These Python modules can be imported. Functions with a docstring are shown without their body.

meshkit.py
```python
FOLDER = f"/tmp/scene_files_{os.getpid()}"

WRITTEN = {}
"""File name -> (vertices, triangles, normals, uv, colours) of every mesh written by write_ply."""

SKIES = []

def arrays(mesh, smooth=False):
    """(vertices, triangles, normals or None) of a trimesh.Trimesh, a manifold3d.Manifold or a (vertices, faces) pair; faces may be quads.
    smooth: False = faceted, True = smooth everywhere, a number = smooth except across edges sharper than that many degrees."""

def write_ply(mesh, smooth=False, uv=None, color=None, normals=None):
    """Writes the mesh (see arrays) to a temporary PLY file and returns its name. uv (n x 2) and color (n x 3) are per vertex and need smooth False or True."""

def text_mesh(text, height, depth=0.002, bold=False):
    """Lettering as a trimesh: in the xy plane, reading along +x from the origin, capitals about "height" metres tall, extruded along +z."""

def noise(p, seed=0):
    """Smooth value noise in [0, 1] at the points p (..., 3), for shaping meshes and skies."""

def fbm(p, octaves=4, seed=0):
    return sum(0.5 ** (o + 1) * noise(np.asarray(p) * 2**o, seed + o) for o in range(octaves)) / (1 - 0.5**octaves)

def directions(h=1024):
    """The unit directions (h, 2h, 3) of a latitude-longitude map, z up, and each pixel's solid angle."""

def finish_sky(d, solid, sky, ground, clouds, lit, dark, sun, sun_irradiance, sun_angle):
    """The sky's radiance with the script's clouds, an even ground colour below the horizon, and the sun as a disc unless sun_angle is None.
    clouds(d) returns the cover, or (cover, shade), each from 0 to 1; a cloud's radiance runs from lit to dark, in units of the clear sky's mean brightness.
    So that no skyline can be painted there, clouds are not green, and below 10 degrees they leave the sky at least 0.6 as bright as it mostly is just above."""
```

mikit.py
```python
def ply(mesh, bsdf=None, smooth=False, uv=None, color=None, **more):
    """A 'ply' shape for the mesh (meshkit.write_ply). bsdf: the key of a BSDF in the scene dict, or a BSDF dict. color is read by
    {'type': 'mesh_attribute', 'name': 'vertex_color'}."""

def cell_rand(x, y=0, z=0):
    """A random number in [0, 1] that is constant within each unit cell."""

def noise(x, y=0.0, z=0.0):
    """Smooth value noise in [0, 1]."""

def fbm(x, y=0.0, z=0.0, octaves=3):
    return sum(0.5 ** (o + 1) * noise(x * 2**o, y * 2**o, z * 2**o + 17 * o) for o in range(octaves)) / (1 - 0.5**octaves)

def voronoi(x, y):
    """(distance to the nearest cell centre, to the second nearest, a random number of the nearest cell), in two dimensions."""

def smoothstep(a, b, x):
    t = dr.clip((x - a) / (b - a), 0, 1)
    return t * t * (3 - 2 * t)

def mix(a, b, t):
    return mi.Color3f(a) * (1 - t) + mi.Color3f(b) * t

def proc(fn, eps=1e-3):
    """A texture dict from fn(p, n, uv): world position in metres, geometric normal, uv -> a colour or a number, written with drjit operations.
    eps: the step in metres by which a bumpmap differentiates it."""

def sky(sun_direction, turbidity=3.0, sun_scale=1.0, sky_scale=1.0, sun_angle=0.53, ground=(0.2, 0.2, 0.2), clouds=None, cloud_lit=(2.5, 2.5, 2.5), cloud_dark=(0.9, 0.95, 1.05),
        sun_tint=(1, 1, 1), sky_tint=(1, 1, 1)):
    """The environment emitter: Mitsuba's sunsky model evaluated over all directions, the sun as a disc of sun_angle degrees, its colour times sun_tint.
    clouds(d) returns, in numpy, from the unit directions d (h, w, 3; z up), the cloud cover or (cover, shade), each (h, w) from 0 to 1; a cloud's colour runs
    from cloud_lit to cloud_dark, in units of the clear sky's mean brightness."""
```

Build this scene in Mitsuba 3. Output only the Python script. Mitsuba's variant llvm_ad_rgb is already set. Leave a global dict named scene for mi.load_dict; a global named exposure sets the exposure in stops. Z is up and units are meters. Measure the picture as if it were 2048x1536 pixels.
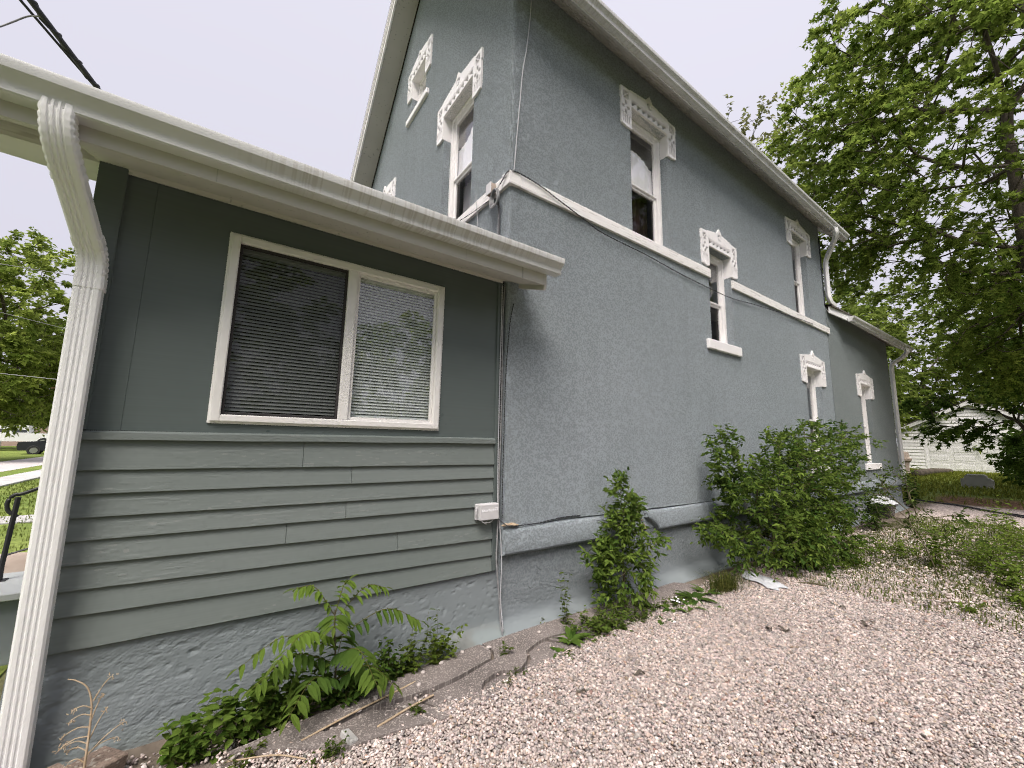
import math, random, numpy as np, trimesh, mitsuba as mi, mikit, drjit as dr
import manifold3d as m3
import shapely.geometry as sg
from shapely import affinity
from mikit import noise, fbm, voronoi, cell_rand, smoothstep, mix
from meshkit import text_mesh
import meshkit

scene, labels = {}, {}
T = mi.ScalarTransform4f
rng = np.random.default_rng(7)
random.seed(7)

# ------------------------------------------------------------------ camera, sky, exposure
F, YAW, PIT, ROL = 801.8, 0.618066, 0.141116, 0.0199166
CAM = np.array([-2.12558, -3.08534, 1.65])
fw = np.array([math.sin(YAW) * math.cos(PIT), math.cos(YAW) * math.cos(PIT), math.sin(PIT)])
rt = np.array([math.cos(YAW), -math.sin(YAW), 0.0])
up = np.cross(rt, fw)
rt, up = rt * math.cos(ROL) + up * math.sin(ROL), up * math.cos(ROL) - rt * math.sin(ROL)
M = np.eye(4)
M[:3, 0], M[:3, 1], M[:3, 2], M[:3, 3] = -rt, up, fw, CAM
scene['camera'] = {'type': 'perspective', 'fov': 2 * math.degrees(math.atan(1024 / F)), 'fov_axis': 'x', 'near_clip': 0.05, 'far_clip': 800.0, 'to_world': T(M.tolist())}
SKY_LIT, SKY_DARK = (3.35, 3.30, 3.74), (2.70, 2.66, 3.06)


def clouds(d):
    """an even overcast: brightest overhead, about a third of that at the horizon, faintly mottled"""
    a = np.sin(3.1 * d[..., 0] + 1.3 * d[..., 2] + 0.6) * np.sin(2.3 * d[..., 1] - 0.9 * d[..., 2] + 1.1)
    return np.ones(d.shape[:2]), np.clip(1.0 - 0.92 * np.clip(d[..., 2], 0, 1) ** 1.6 + 0.14 * a, 0, 1)


scene['sky'] = mikit.sky((-0.60, -0.58, 1.15), turbidity=4, sun_scale=1.6, sun_angle=30, sun_tint=(0.83, 0.93, 1.12), ground=(0.22, 0.21, 0.18), clouds=clouds, cloud_lit=SKY_LIT, cloud_dark=SKY_DARK)
exposure = 1.3


# ------------------------------------------------------------------ materials
def mat(name, color, rough=0.7, bump=None, bscale=0.003, eps=1.5e-3, spec=0.4, metallic=0.0, coat=0.0):
    c = {'type': 'rgb', 'value': list(color)} if isinstance(color, (tuple, list)) else (mikit.proc(color) if callable(color) else color)
    b = {'type': 'principled', 'base_color': c, 'roughness': rough, 'specular': spec, 'metallic': metallic}
    if coat:
        b['clearcoat'] = coat
    if bump is not None:
        b = {'type': 'bumpmap', 'arbitrary': mikit.proc(bump, eps=eps), 'scale': bscale, 'bsdf': b}
    scene[name] = {'type': 'twosided', 'bsdf': b}
    return name


VC = {'type': 'mesh_attribute', 'name': 'vertex_color'}


def stucco_lump(p):
    u, v, w = 0.80 * p.x + 0.36 * p.y + 0.48 * p.z, -0.60 * p.x + 0.48 * p.y + 0.64 * p.z, 0.80 * p.y - 0.60 * p.z
    s = 0.25 * noise(u * 37, v * 37, w * 37)
    a = noise(u * 72 + s, v * 72 - s, w * 72)
    b = noise(v * 118 + 3, w * 118, u * 118)
    return smoothstep(0.33, 0.64, a * 0.66 + b * 0.34)


def stucco_h(p, n, uv):
    return stucco_lump(p) + 0.12 * noise(p.x * 19, p.y * 19, p.z * 19)


def stucco_c(p, n, uv):
    w = fbm(p.x * 0.9, p.y * 0.9, p.z * 0.9 + 4, 3)
    streak = smoothstep(0.62, 0.8, noise(p.x * 9, p.y * 9, p.z * 0.5 + 3)) * 0.03
    c = mix((0.312, 0.354, 0.382), (0.350, 0.390, 0.426), w)
    return c * (0.84 + 0.25 * stucco_lump(p) - streak)  # lump peaks lighter, pits darker: relief shade put into the colour


def plaster_c(p, n, uv):
    w = fbm(p.x * 1.6, p.y * 1.6, p.z * 2.2 + 7, 3)
    d = smoothstep(0.12, 0.0, p.z + 0.1 * (noise(p.x * 5, p.z * 3) - 0.5))
    c = mix((0.158, 0.183, 0.190), (0.212, 0.234, 0.250), w)
    c = mix(c, (0.26, 0.30, 0.295), smoothstep(0.13, 0.03, p.z) * 0.5)
    return mix(c, (0.17, 0.15, 0.125), d * 0.45 * smoothstep(0.45, 0.7, noise(p.x * 8, p.y * 8, p.z * 8)))


def plaster_h(p, n, uv):
    return 0.6 * noise(p.x * 85, p.y * 85, p.z * 110) + 0.5 * fbm(p.x * 160, p.y * 160, p.z * 160, 2)


def board_c(p, n, uv):
    g = noise(p.x * 2.2, p.y * 30, p.z * 160)
    w = fbm(p.x * 1.1, p.y, p.z * 3.0 + 2, 3)
    c = mix((0.142, 0.165, 0.157), (0.172, 0.193, 0.187), w) * (0.94 + 0.09 * g)
    peel = smoothstep(0.85, 0.87, noise(p.x * 20, 3.0, p.z * 75)) * smoothstep(0.56, 0.7, noise(p.x * 2.3, p.y, p.z * 6 + 3))
    return mix(c, (0.25, 0.255, 0.245), peel * 0.4)


def board_h(p, n, uv):
    peel = smoothstep(0.6, 0.72, noise(p.x * 22, 3.0, p.z * 75)) * smoothstep(0.45, 0.62, noise(p.x * 2.3, p.y, p.z * 6 + 3))
    return 0.5 * noise(p.x * 4, p.y * 60, p.z * 230) + 0.8 * peel + 0.3 * noise(p.x * 40, p.y * 40, p.z * 60)


def panel_c(p, n, uv):
    g = noise(p.x * 1.5, p.y * 30, p.z * 210)
    w = fbm(p.x * 1.2, p.y, p.z * 1.7 + 5, 3)
    c = mix((0.088, 0.110, 0.108), (0.108, 0.128, 0.127), w) * (0.92 + 0.12 * g)
    scuff = smoothstep(0.84, 0.87, noise(p.x * 26, 1.0, p.z * 60)) * smoothstep(0.66, 0.74, noise(p.x * 1.7, 5.0, p.z * 2.7)) * smoothstep(2.0, 1.75, p.z)
    return mix(c, (0.055, 0.075, 0.075), scuff)


def panel_h(p, n, uv):
    return 0.7 * noise(p.x * 2.5, p.y * 60, p.z * 240) + 0.2 * noise(p.x * 28, p.y, p.z * 3)


def trim_c(p, n, uv):
    w = fbm(p.x * 2.1, p.y * 2.1, p.z * 2.1, 3)
    d = smoothstep(0.7, 0.9, noise(p.x * 24, p.y * 24, p.z * 10 + 1))
    return mix(mix((0.82, 0.80, 0.815), (0.76, 0.74, 0.75), w), (0.55, 0.52, 0.49), d * 0.25)


def wood_white_c(p, n, uv):
    g = noise(p.x * 3.5, p.y * 3.5, p.z * 130)
    s = smoothstep(0.66, 0.8, noise(p.x * 7, p.y * 7, p.z * 60))
    return mix(mix((0.70, 0.68, 0.665), (0.78, 0.76, 0.76), g), (0.40, 0.37, 0.34), s * 0.5)


def wood_white_h(p, n, uv):
    return noise(p.x * 5, p.y * 5, p.z * 150)


def gutter_c(p, n, uv):
    drip = smoothstep(0.45, 0.7, noise(p.x * 120, 2.0, p.z * 4)) * smoothstep(0.34, 0.56, fbm(p.x * 1.1, 4.0, p.z * 3, 2))
    w = fbm(p.x * 2.5, p.y * 3, p.z * 6, 3)
    return mix(mix((0.60, 0.60, 0.60), (0.53, 0.53, 0.53), w), (0.36, 0.33, 0.29), drip * 0.42)


def soffit_c(p, n, uv):
    w = fbm(p.x * 1.3, p.y * 4, p.z * 4, 3)
    s = smoothstep(0.90, 0.93, noise(p.x * 34, p.y * 60, 2.0))
    return mix(mix((0.44, 0.425, 0.395), (0.50, 0.48, 0.45), w), (0.2, 0.22, 0.19), s * 0.5)


def white_metal_c(p, n, uv):
    w = fbm(p.x * 3, p.y * 3, p.z * 1.4, 3)
    s = smoothstep(0.74, 0.9, noise(p.x * 24, p.y * 24, p.z * 9.0))
    return mix(mix((0.78, 0.77, 0.78), (0.73, 0.725, 0.73), w), (0.6, 0.58, 0.56), s * 0.12)


mat('m_stucco', stucco_c, 0.8, stucco_h, 0.031, 1.7e-3, spec=0.3)
mat('m_stucco_rear_shaded', lambda p, n, uv: mix((0.195, 0.224, 0.228), (0.230, 0.256, 0.265), fbm(p.x * 0.9, p.y * 0.9, p.z * 0.9 + 4, 3)) * (0.88 + 0.15 * stucco_lump(p)), 0.8, stucco_h, 0.014, 2e-3, spec=0.3)  # partly darker paint, partly tree shade and pit shade put into the colour
mat('m_plaster', plaster_c, 0.62, plaster_h, 0.0055, 1.5e-3, spec=0.4)
mat('m_base', lambda p, n, uv: mix(mix((0.215, 0.244, 0.262), (0.255, 0.282, 0.305), fbm(p.x * 1.3, p.y, p.z * 2.0, 3)) * (0.84 + 0.2 * stucco_lump(p) * smoothstep(0.10, 0.26, p.z)), (0.235, 0.265, 0.272), smoothstep(0.13, 0.03, p.z) * 0.5), 0.72,  # lump pits darkened in the colour too, to strengthen the relief
    lambda p, n, uv: stucco_lump(p) * smoothstep(0.08 + 0.14 * noise(p.x * 4, 1.0, 2.0), 0.32, p.z) + 0.3 * fbm(p.x * 30, p.y * 30, p.z * 44, 3), 0.024, 2e-3, spec=0.35)
mat('m_board', board_c, 0.5, board_h, 0.0011, 1e-3, spec=0.4)
mat('m_panel', panel_c, 0.5, panel_h, 0.0010, 1e-3, spec=0.4)
mat('m_trim', trim_c, 0.55, lambda p, n, uv: fbm(p.x * 90, p.y * 90, p.z * 90, 2), 0.0018, spec=0.4)
mat('m_wood_white', wood_white_c, 0.6, wood_white_h, 0.002, spec=0.35)
mat('m_gutter', gutter_c, 0.4, spec=0.5)
mat('m_soffit', soffit_c, 0.6, spec=0.35)
mat('m_soffit_bare', lambda p, n, uv: mix((0.30, 0.28, 0.25), (0.38, 0.355, 0.32), noise(p.x * 3, p.y * 60, 2.0)), 0.8)
mat('m_white_metal', white_metal_c, 0.35, spec=0.5)
mat('m_vinyl', lambda p, n, uv: mix((0.80, 0.785, 0.775), (0.72, 0.70, 0.685), fbm(p.x * 4, p.y * 4, p.z * 4, 3)), 0.4)
mat('m_frame', lambda p, n, uv: mix((0.79, 0.77, 0.77), (0.70, 0.68, 0.68), fbm(p.x * 5, p.y * 5, p.z * 5, 2)), 0.42)
mat('m_blind', lambda p, n, uv: mix((0.50, 0.545, 0.53), (0.60, 0.635, 0.615), fbm(p.x * 3, p.y * 3, p.z * 30, 2)), 0.5)
mat('m_dark', (0.02, 0.02, 0.02), 0.8)
mat('m_interior', (0.06, 0.055, 0.05), 0.9)
mat('m_screen', (0.035, 0.032, 0.033), 0.9)
mat('m_curtain_red', lambda p, n, uv: mix((0.040, 0.022, 0.024), (0.085, 0.045, 0.05), smoothstep(0.3, 0.7, noise(p.x * 26, p.y * 26, p.z * 1.2))), 0.9)
mat('m_reflection_pale', lambda p, n, uv: mix((0.82, 0.81, 0.84), (0.74, 0.73, 0.77), noise(p.x * 22, p.y * 22, p.z * 0.8)), 0.9)  # white of the reflected sky, given to a sheet as its colour
mat('m_shingle', lambda p, n, uv: mix((0.07, 0.06, 0.055), (0.12, 0.105, 0.095), noise(p.x * 9, p.y * 9, p.z * 9)), 0.9)
mat('m_black_iron', (0.018, 0.018, 0.02), 0.45, spec=0.5)
mat('m_rubber', (0.03, 0.03, 0.033), 0.6)
mat('m_cable_grey', lambda p, n, uv: mix((0.16, 0.16, 0.165), (0.32, 0.32, 0.33), noise(p.x * 30, p.y * 30, p.z * 30)), 0.5)
mat('m_cable_dark', (0.045, 0.048, 0.055), 0.5)
mat('m_wire_pale', (0.42, 0.42, 0.44), 0.5)
mat('m_box_grey', lambda p, n, uv: mix((0.50, 0.49, 0.51), (0.60, 0.59, 0.60), fbm(p.x * 20, p.y * 20, p.z * 20, 2)), 0.45)
mat('m_letter', (0.85, 0.85, 0.88), 0.4)
mat('m_concrete', lambda p, n, uv: mix((0.30, 0.295, 0.285), (0.46, 0.45, 0.435), fbm(p.x * 4, p.y * 4, p.z * 4, 4)), 0.85, lambda p, n, uv: fbm(p.x * 60, p.y * 60, p.z * 60, 3), 0.004)
mat('m_apron', lambda p, n, uv: mix(mix((0.11, 0.095, 0.088), (0.20, 0.172, 0.162), fbm(p.x * 4, p.y * 4, 0.0, 4)), (0.34, 0.30, 0.28), 0.75 * smoothstep(0.58, 0.8, noise(p.x * 150, p.y * 150, 1.0))), 0.9,
    lambda p, n, uv: noise(p.x * 130, p.y * 130, p.z * 40), 0.005)
mat('m_road', lambda p, n, uv: mix((0.36, 0.33, 0.325), (0.46, 0.425, 0.415), fbm(p.x * 0.6, p.y * 0.6, 0.0, 3)), 0.9)
mat('m_brown_block', lambda p, n, uv: mix(mix((0.13, 0.095, 0.075), (0.26, 0.20, 0.165), noise(p.x * 150, p.y * 150, p.z * 150)), (0.34, 0.30, 0.26), smoothstep(0.7, 0.8, noise(p.x * 60, p.y * 60, p.z * 60))), 0.95,
    lambda p, n, uv: noise(p.x * 160, p.y * 160, p.z * 160), 0.006)
mat('m_bark', lambda p, n, uv: mix((0.045, 0.036, 0.028), (0.13, 0.108, 0.085), noise(p.x * 14, p.y * 14, p.z * 5)), 0.95)
mat('m_twig', (0.10, 0.085, 0.05), 0.9)
mat('m_dry', lambda p, n, uv: mix((0.36, 0.26, 0.16), (0.5, 0.40, 0.29), noise(p.x * 60, p.y * 60, p.z * 60)), 0.9)
mat('m_siding', lambda p, n, uv: mix((0.74, 0.73, 0.75), (0.68, 0.67, 0.69), fbm(p.x, p.y * 1.5, p.z * 4, 2)), 0.5)
mat('m_plastic_bag', (0.52, 0.53, 0.56), 0.35, lambda p, n, uv: fbm(p.x * 40, p.y * 40, p.z * 40, 3), 0.012, eps=3e-3)
mat('m_tub', (0.018, 0.018, 0.022), 0.35)
mat('m_car_black', (0.012, 0.014, 0.02), 0.25, spec=0.6, coat=0.8)
mat('m_car_white', (0.78, 0.78, 0.78), 0.3, coat=0.6)
mat('m_car_glass', (0.03, 0.035, 0.04), 0.1, spec=0.8)
mat('m_chrome', (0.55, 0.55, 0.56), 0.25, metallic=0.9)
mat('m_red_lamp', (0.35, 0.02, 0.02), 0.3)
mat('m_clay', lambda p, n, uv: mix((0.30, 0.235, 0.19), (0.42, 0.35, 0.30), noise(p.x * 9, p.y * 9, p.z * 22)), 0.9)
mat('m_plain_pebble', (0.46, 0.41, 0.39), 0.8)
mat('m_trim_grey', (0.36, 0.38, 0.38), 0.6)
mat('m_pebble', VC, 0.75, spec=0.3)
mat('m_house_pink', (0.42, 0.31, 0.27), 0.9)
for nm, tr in (('m_leaf', 1.5), ('m_leaf_near', 0.9)):
    scene[nm] = {'type': 'principledthin', 'base_color': VC, 'roughness': 0.5, 'diff_trans': tr, 'spec_trans': 0.0, 'eta': 1.35}
scene['m_glass'] = {'type': 'thindielectric', 'int_ior': 1.55}
scene['m_glass_screened'] = {'type': 'thindielectric', 'int_ior': 1.5, 'specular_transmittance': {'type': 'rgb', 'value': 0.55}, 'specular_reflectance': {'type': 'rgb', 'value': 0.22}}


def ground_c(p, n, uv):
    x, y = p.x, p.y
    soil = mix((0.10, 0.080, 0.062), (0.20, 0.165, 0.135), fbm(x * 3, y * 3, 0.0, 3))
    grass = mix((0.085, 0.125, 0.024), (0.19, 0.225, 0.050), fbm(x * 1.6, y * 1.6, 5.0, 3)) * (0.75 + 0.5 * noise(x * 30, y * 30, 1.0))
    grav = mix((0.30, 0.245, 0.225), (0.58, 0.50, 0.475), noise(x * 38, y * 38, 2.0))
    leafmould = mix((0.10, 0.055, 0.035), (0.22, 0.13, 0.085), noise(x * 12, y * 12, 3.0))
    wob = 0.9 * (fbm(x * 0.7, y * 0.7, 2.0, 3) - 0.5)
    ing = smoothstep(-3.0, -2.4, x) * smoothstep(15.9, 15.1, x + 0.3 * y) * smoothstep(-0.25, -0.6, y + 0.2 * wob) * smoothstep(-6.5, -5.5, y + wob)
    weedy = smoothstep(0.44, 0.54, fbm(x * 0.8 + 2, y * 0.8, 9.0, 3) + 0.25 * smoothstep(-1.7, -2.4, y)) * smoothstep(4.0, 5.4, x) * smoothstep(12.5, 9.5, x)
    c = mix(soil, mix(grav * 0.42, grav, smoothstep(8.4, 9.4, x)), ing)
    c = mix(c, mix(soil, grass, 0.7), ing * weedy * 0.7)
    back = smoothstep(15.0, 15.9, x + 0.3 * y + wob)
    c = mix(c, grass, back)
    c = mix(c, leafmould, smoothstep(0.0, -0.5, y + 0.4 * wob) * smoothstep(15.4, 16.2, x) * smoothstep(18.6, 17.4, x))
    c = mix(c, grass, smoothstep(-5.5, -6.5, y + wob))
    front = smoothstep(-2.9, -3.5, x)
    return mix(c, grass, front)


mat('m_ground', ground_c, 0.95, lambda p, n, uv: fbm(p.x * 25, p.y * 25, 1.0, 3), 0.02, eps=4e-3)
mat('m_lawn', lambda p, n, uv: mix((0.085, 0.13, 0.022), (0.19, 0.23, 0.055), fbm(p.x * 1.1, p.y * 1.1, 5.0, 3)) * (0.7 + 0.6 * noise(p.x * 22, p.y * 22, 1.0)), 0.95, lambda p, n, uv: fbm(p.x * 20, p.y * 20, 1.0, 3), 0.03, eps=5e-3)


CS = lambda polys, *a: m3.CrossSection(polys, m3.FillRule.EvenOdd)


# ------------------------------------------------------------------ mesh helpers
class MB:
    def __init__(self):
        self.v, self.f, self.c, self.n = [], [], [], 0

    def add(self, v, f, c=None):
        v, f = np.asarray(v, float), np.asarray(f, int)
        if f.shape[1] == 4:
            f = np.vstack([f[:, [0, 1, 2]], f[:, [0, 2, 3]]])
        self.v.append(v); self.f.append(f + self.n); self.n += len(v)
        if c is not None:
            self.c.append(np.broadcast_to(np.asarray(c, float), (len(v), 3)))
        return self

    def mesh(self):
        return trimesh.Trimesh(np.vstack(self.v), np.vstack(self.f), process=False)

    def man(self, m):
        q = m.to_mesh()
        return self.add(q.vert_properties[:, :3], q.tri_verts)

    def box(self, x0, x1, y0, y1, z0, z1, c=0.0):
        if c <= 0:
            b = trimesh.creation.box(bounds=[(x0, y0, z0), (x1, y1, z1)])
            return self.add(b.vertices, b.faces)
        pts = []
        for sx in (0, 1):
            for sy in (0, 1):
                for sz in (0, 1):
                    p = np.array([(x0, x1)[sx], (y0, y1)[sy], (z0, z1)[sz]])
                    q = np.array([1 - 2 * sx, 1 - 2 * sy, 1 - 2 * sz]) * c
                    for a in ((0, 1), (0, 2), (1, 2)):
                        r = p.copy()
                        for k in a:
                            r[k] += q[k]
                        pts.append(r)
        return self.man(m3.Manifold.hull_points(np.array(pts)))

    def tube(self, pts, r, sides=6, cap=True):
        p = np.asarray(pts, float)
        r = np.broadcast_to(r, (len(p),))
        t = np.gradient(p, axis=0)
        t /= np.linalg.norm(t, axis=1, keepdims=True) + 1e-12
        a = np.cross(t, np.where(np.abs(t[:, 2:]) < 0.9, [0, 0, 1.0], [1.0, 0, 0]))
        a /= np.linalg.norm(a, axis=1, keepdims=True) + 1e-12
        b, ang = np.cross(t, a), np.arange(sides) * 2 * np.pi / sides
        v = p[:, None] + r[:, None, None] * (np.cos(ang)[None, :, None] * a[:, None] + np.sin(ang)[None, :, None] * b[:, None])
        i, j = np.meshgrid(np.arange(len(p) - 1), np.arange(sides), indexing='ij')
        q = np.stack([i * sides + j, i * sides + (j + 1) % sides, (i + 1) * sides + (j + 1) % sides, (i + 1) * sides + j], -1).reshape(-1, 4)
        vv, ff = v.reshape(-1, 3), np.vstack([q[:, [0, 1, 2]], q[:, [0, 2, 3]]])
        if cap:
            n = len(vv)
            vv = np.vstack([vv, p[:1], p[-1:]])
            e = [[(k + 1) % sides, k, n] for k in range(sides)] + [[n - 1 - sides + k + 1, n - sides + (k + 1) % sides, n + 1] for k in range(sides)]
            ff = np.vstack([ff, e])
        return self.add(vv, ff)

    def grid(self, P):
        """P: (a, b, 3) surface."""
        a, b = P.shape[:2]
        i, j = np.meshgrid(np.arange(a - 1), np.arange(b - 1), indexing='ij')
        q = np.stack([i * b + j, (i + 1) * b + j, (i + 1) * b + j + 1, i * b + j + 1], -1).reshape(-1, 4)
        return self.add(P.reshape(-1, 3), q)


def curve(pts, n=24):
    """Catmull-Rom through pts."""
    p = np.asarray(pts, float)
    p = np.vstack([2 * p[0] - p[1], p, 2 * p[-1] - p[-2]])
    out = []
    k = len(p) - 3
    for s in np.linspace(0, k - 1e-9, n):
        i = int(s); t = s - i
        a, b, c, d = p[i:i + 4]
        out.append(0.5 * ((2 * b) + (-a + c) * t + (2 * a - 5 * b + 4 * c - d) * t * t + (-a + 3 * b - 3 * c + d) * t ** 3))
    return np.array(out)


def key_for(name):
    k, i = name, 0
    while k in scene or any(s.startswith(k + '__') for s in scene):
        i += 1
        k = f'{name}_{i:03d}'
    return k


count = {}


def nkey(name):
    n = count.get(name, 0); count[name] = n + 1
    return name if n == 0 else f'{name}_{n:03d}'


def put(name, mesh, bsdf, parent=None, label=None, cat=None, group=None, kind=None, smooth=False, color=None):
    full = f'{parent}__{name}' if parent else name
    k = nkey(full)
    if isinstance(mesh, MB):
        color = np.vstack(mesh.c) if mesh.c and color is None else color
        mesh = mesh.mesh()
    scene[k] = mikit.ply(mesh, bsdf, smooth=smooth, color=color)
    tag(k, label, cat, group, kind)
    return k


def tag(k, label=None, cat=None, group=None, kind=None):
    d = {a: b for a, b in (('label', label), ('category', cat), ('group', group), ('kind', kind)) if b}
    if d:
        labels[k] = d


def ss(a, b, x):
    t = np.clip((x - a) / (b - a), 0, 1)
    return t * t * (3 - 2 * t)


def gz(x, y=0):
    return 0.47 * ss(12, 29, np.asarray(x, float))


def nz(P, freq, seed=0, octaves=3):
    """numpy fbm in about -1..1 at points P (n,3)."""
    return meshkit.fbm(np.asarray(P, float) * freq, octaves, seed)


# ------------------------------------------------------------------ setting
def ground_sheet():
    xs = np.unique(np.concatenate([np.linspace(-160, -20, 15), np.linspace(-20, 40, 61), np.linspace(40, 220, 19)]))
    ys = np.unique(np.concatenate([np.linspace(-160, -16, 15), np.linspace(-16, 60, 77), np.linspace(60, 260, 21)]))
    X, Y = np.meshgrid(xs, ys, indexing='ij')
    Z = gz(X) - 0.012
    return MB().grid(np.stack([X, Y, Z], -1))


put('ground', ground_sheet(), 'm_ground', kind='structure', label='soil, weeds and thin gravel running round the house to the backyard', smooth=True)


def sheet(x0, x1, y0, y1, z, th=0.0):
    b = MB()
    if th:
        return b.box(x0, x1, y0, y1, z - th, z)
    return b.add([(x0, y0, z), (x1, y0, z), (x1, y1, z), (x0, y1, z)], [(0, 1, 2, 3)])


put('lawn', sheet(-7.3, -3.2, -14, 70, 0.0), 'm_lawn', kind='structure', label='green front lawn between the house steps and the sidewalk')
put('lawn', sheet(-9.3, -8.3, -14, 70, 0.0), 'm_lawn', kind='structure', label='narrow grass strip between the sidewalk and the street')
put('lawn', sheet(-60, -11.75, -14, 90, 0.0), 'm_lawn', kind='structure', label='sloping lawn on the far side of the street')
put('street', sheet(-11.7, -9.3, -14, 90, 0.004), 'm_road', kind='structure', label='pale pinkish street in front of the house')
put('sidewalk', sheet(-8.3, -7.3, -14, 90, 0.05, 0.1), 'm_concrete', kind='structure', label='pale concrete sidewalk along the street')
put('path', sheet(-7.3, -4.4, 8.2, 9.1, 0.02, 0.06), 'm_concrete', kind='structure', label='concrete walk crossing the front lawn')

# ------------------------------------------------------------------ house shell
H = 'house'
RW = 5.57                                              # width of the gable front
EAVE = 6.82


def mbox(x0, x1, y0, y1, z0, z1):
    return m3.Manifold.cube((x1 - x0, y1 - y0, z1 - z0)).translate((x0, y0, z0))


def footprint(x0, x1, y0, y1, r=0.035):
    poly = sg.box(x0 + r, y0 + r, x1 - r, y1 - r).buffer(r, quad_segs=5)
    return CS([np.array(poly.exterior.coords)[:-1]])


def gable_prism(x0, x1, y0, y1, z0, zt):
    ym = (y0 + y1) / 2
    poly = [(y0, z0), (y1, z0), (y1, zt), (ym, zt + (y1 - y0) / 2 * 1.03), (y0, zt)]
    m = m3.Manifold.extrude(CS([np.array(poly)]), x1 - x0)     # local (y, z, x)
    return m.transform(np.array([[0, 0, 1, x0], [1, 0, 0, 0], [0, 1, 0, 0]], float))


# windows of the long side (plane Y = 0): centre, opening half width, hood half width, sill z, lintel z, leg bottom z, own sill?
SIDE = [('A', 2.355, 0.415, 0.625, 4.37, 6.17, 5.845, False), ('B', 4.135, 0.35, 0.555, 3.23, 4.75, 4.43, True), ('C', 7.58, 0.395, 0.635, 4.37, 6.17, 5.845, False),
        ('D', 7.80, 0.41, 0.645, 1.27, 3.28, 2.95, True), ('E', 11.32, 0.42, 0.67, 1.27, 3.28, 2.95, True)]
FRONT = [('F', 2.785, 0.30, 0.50, 7.18, 7.90, 7.57, True), ('G', 1.255, 0.42, 0.62, 4.37, 6.17, 5.845, False), ('H', RW - 1.255, 0.42, 0.62, 4.37, 6.17, 5.845, False)]

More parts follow.
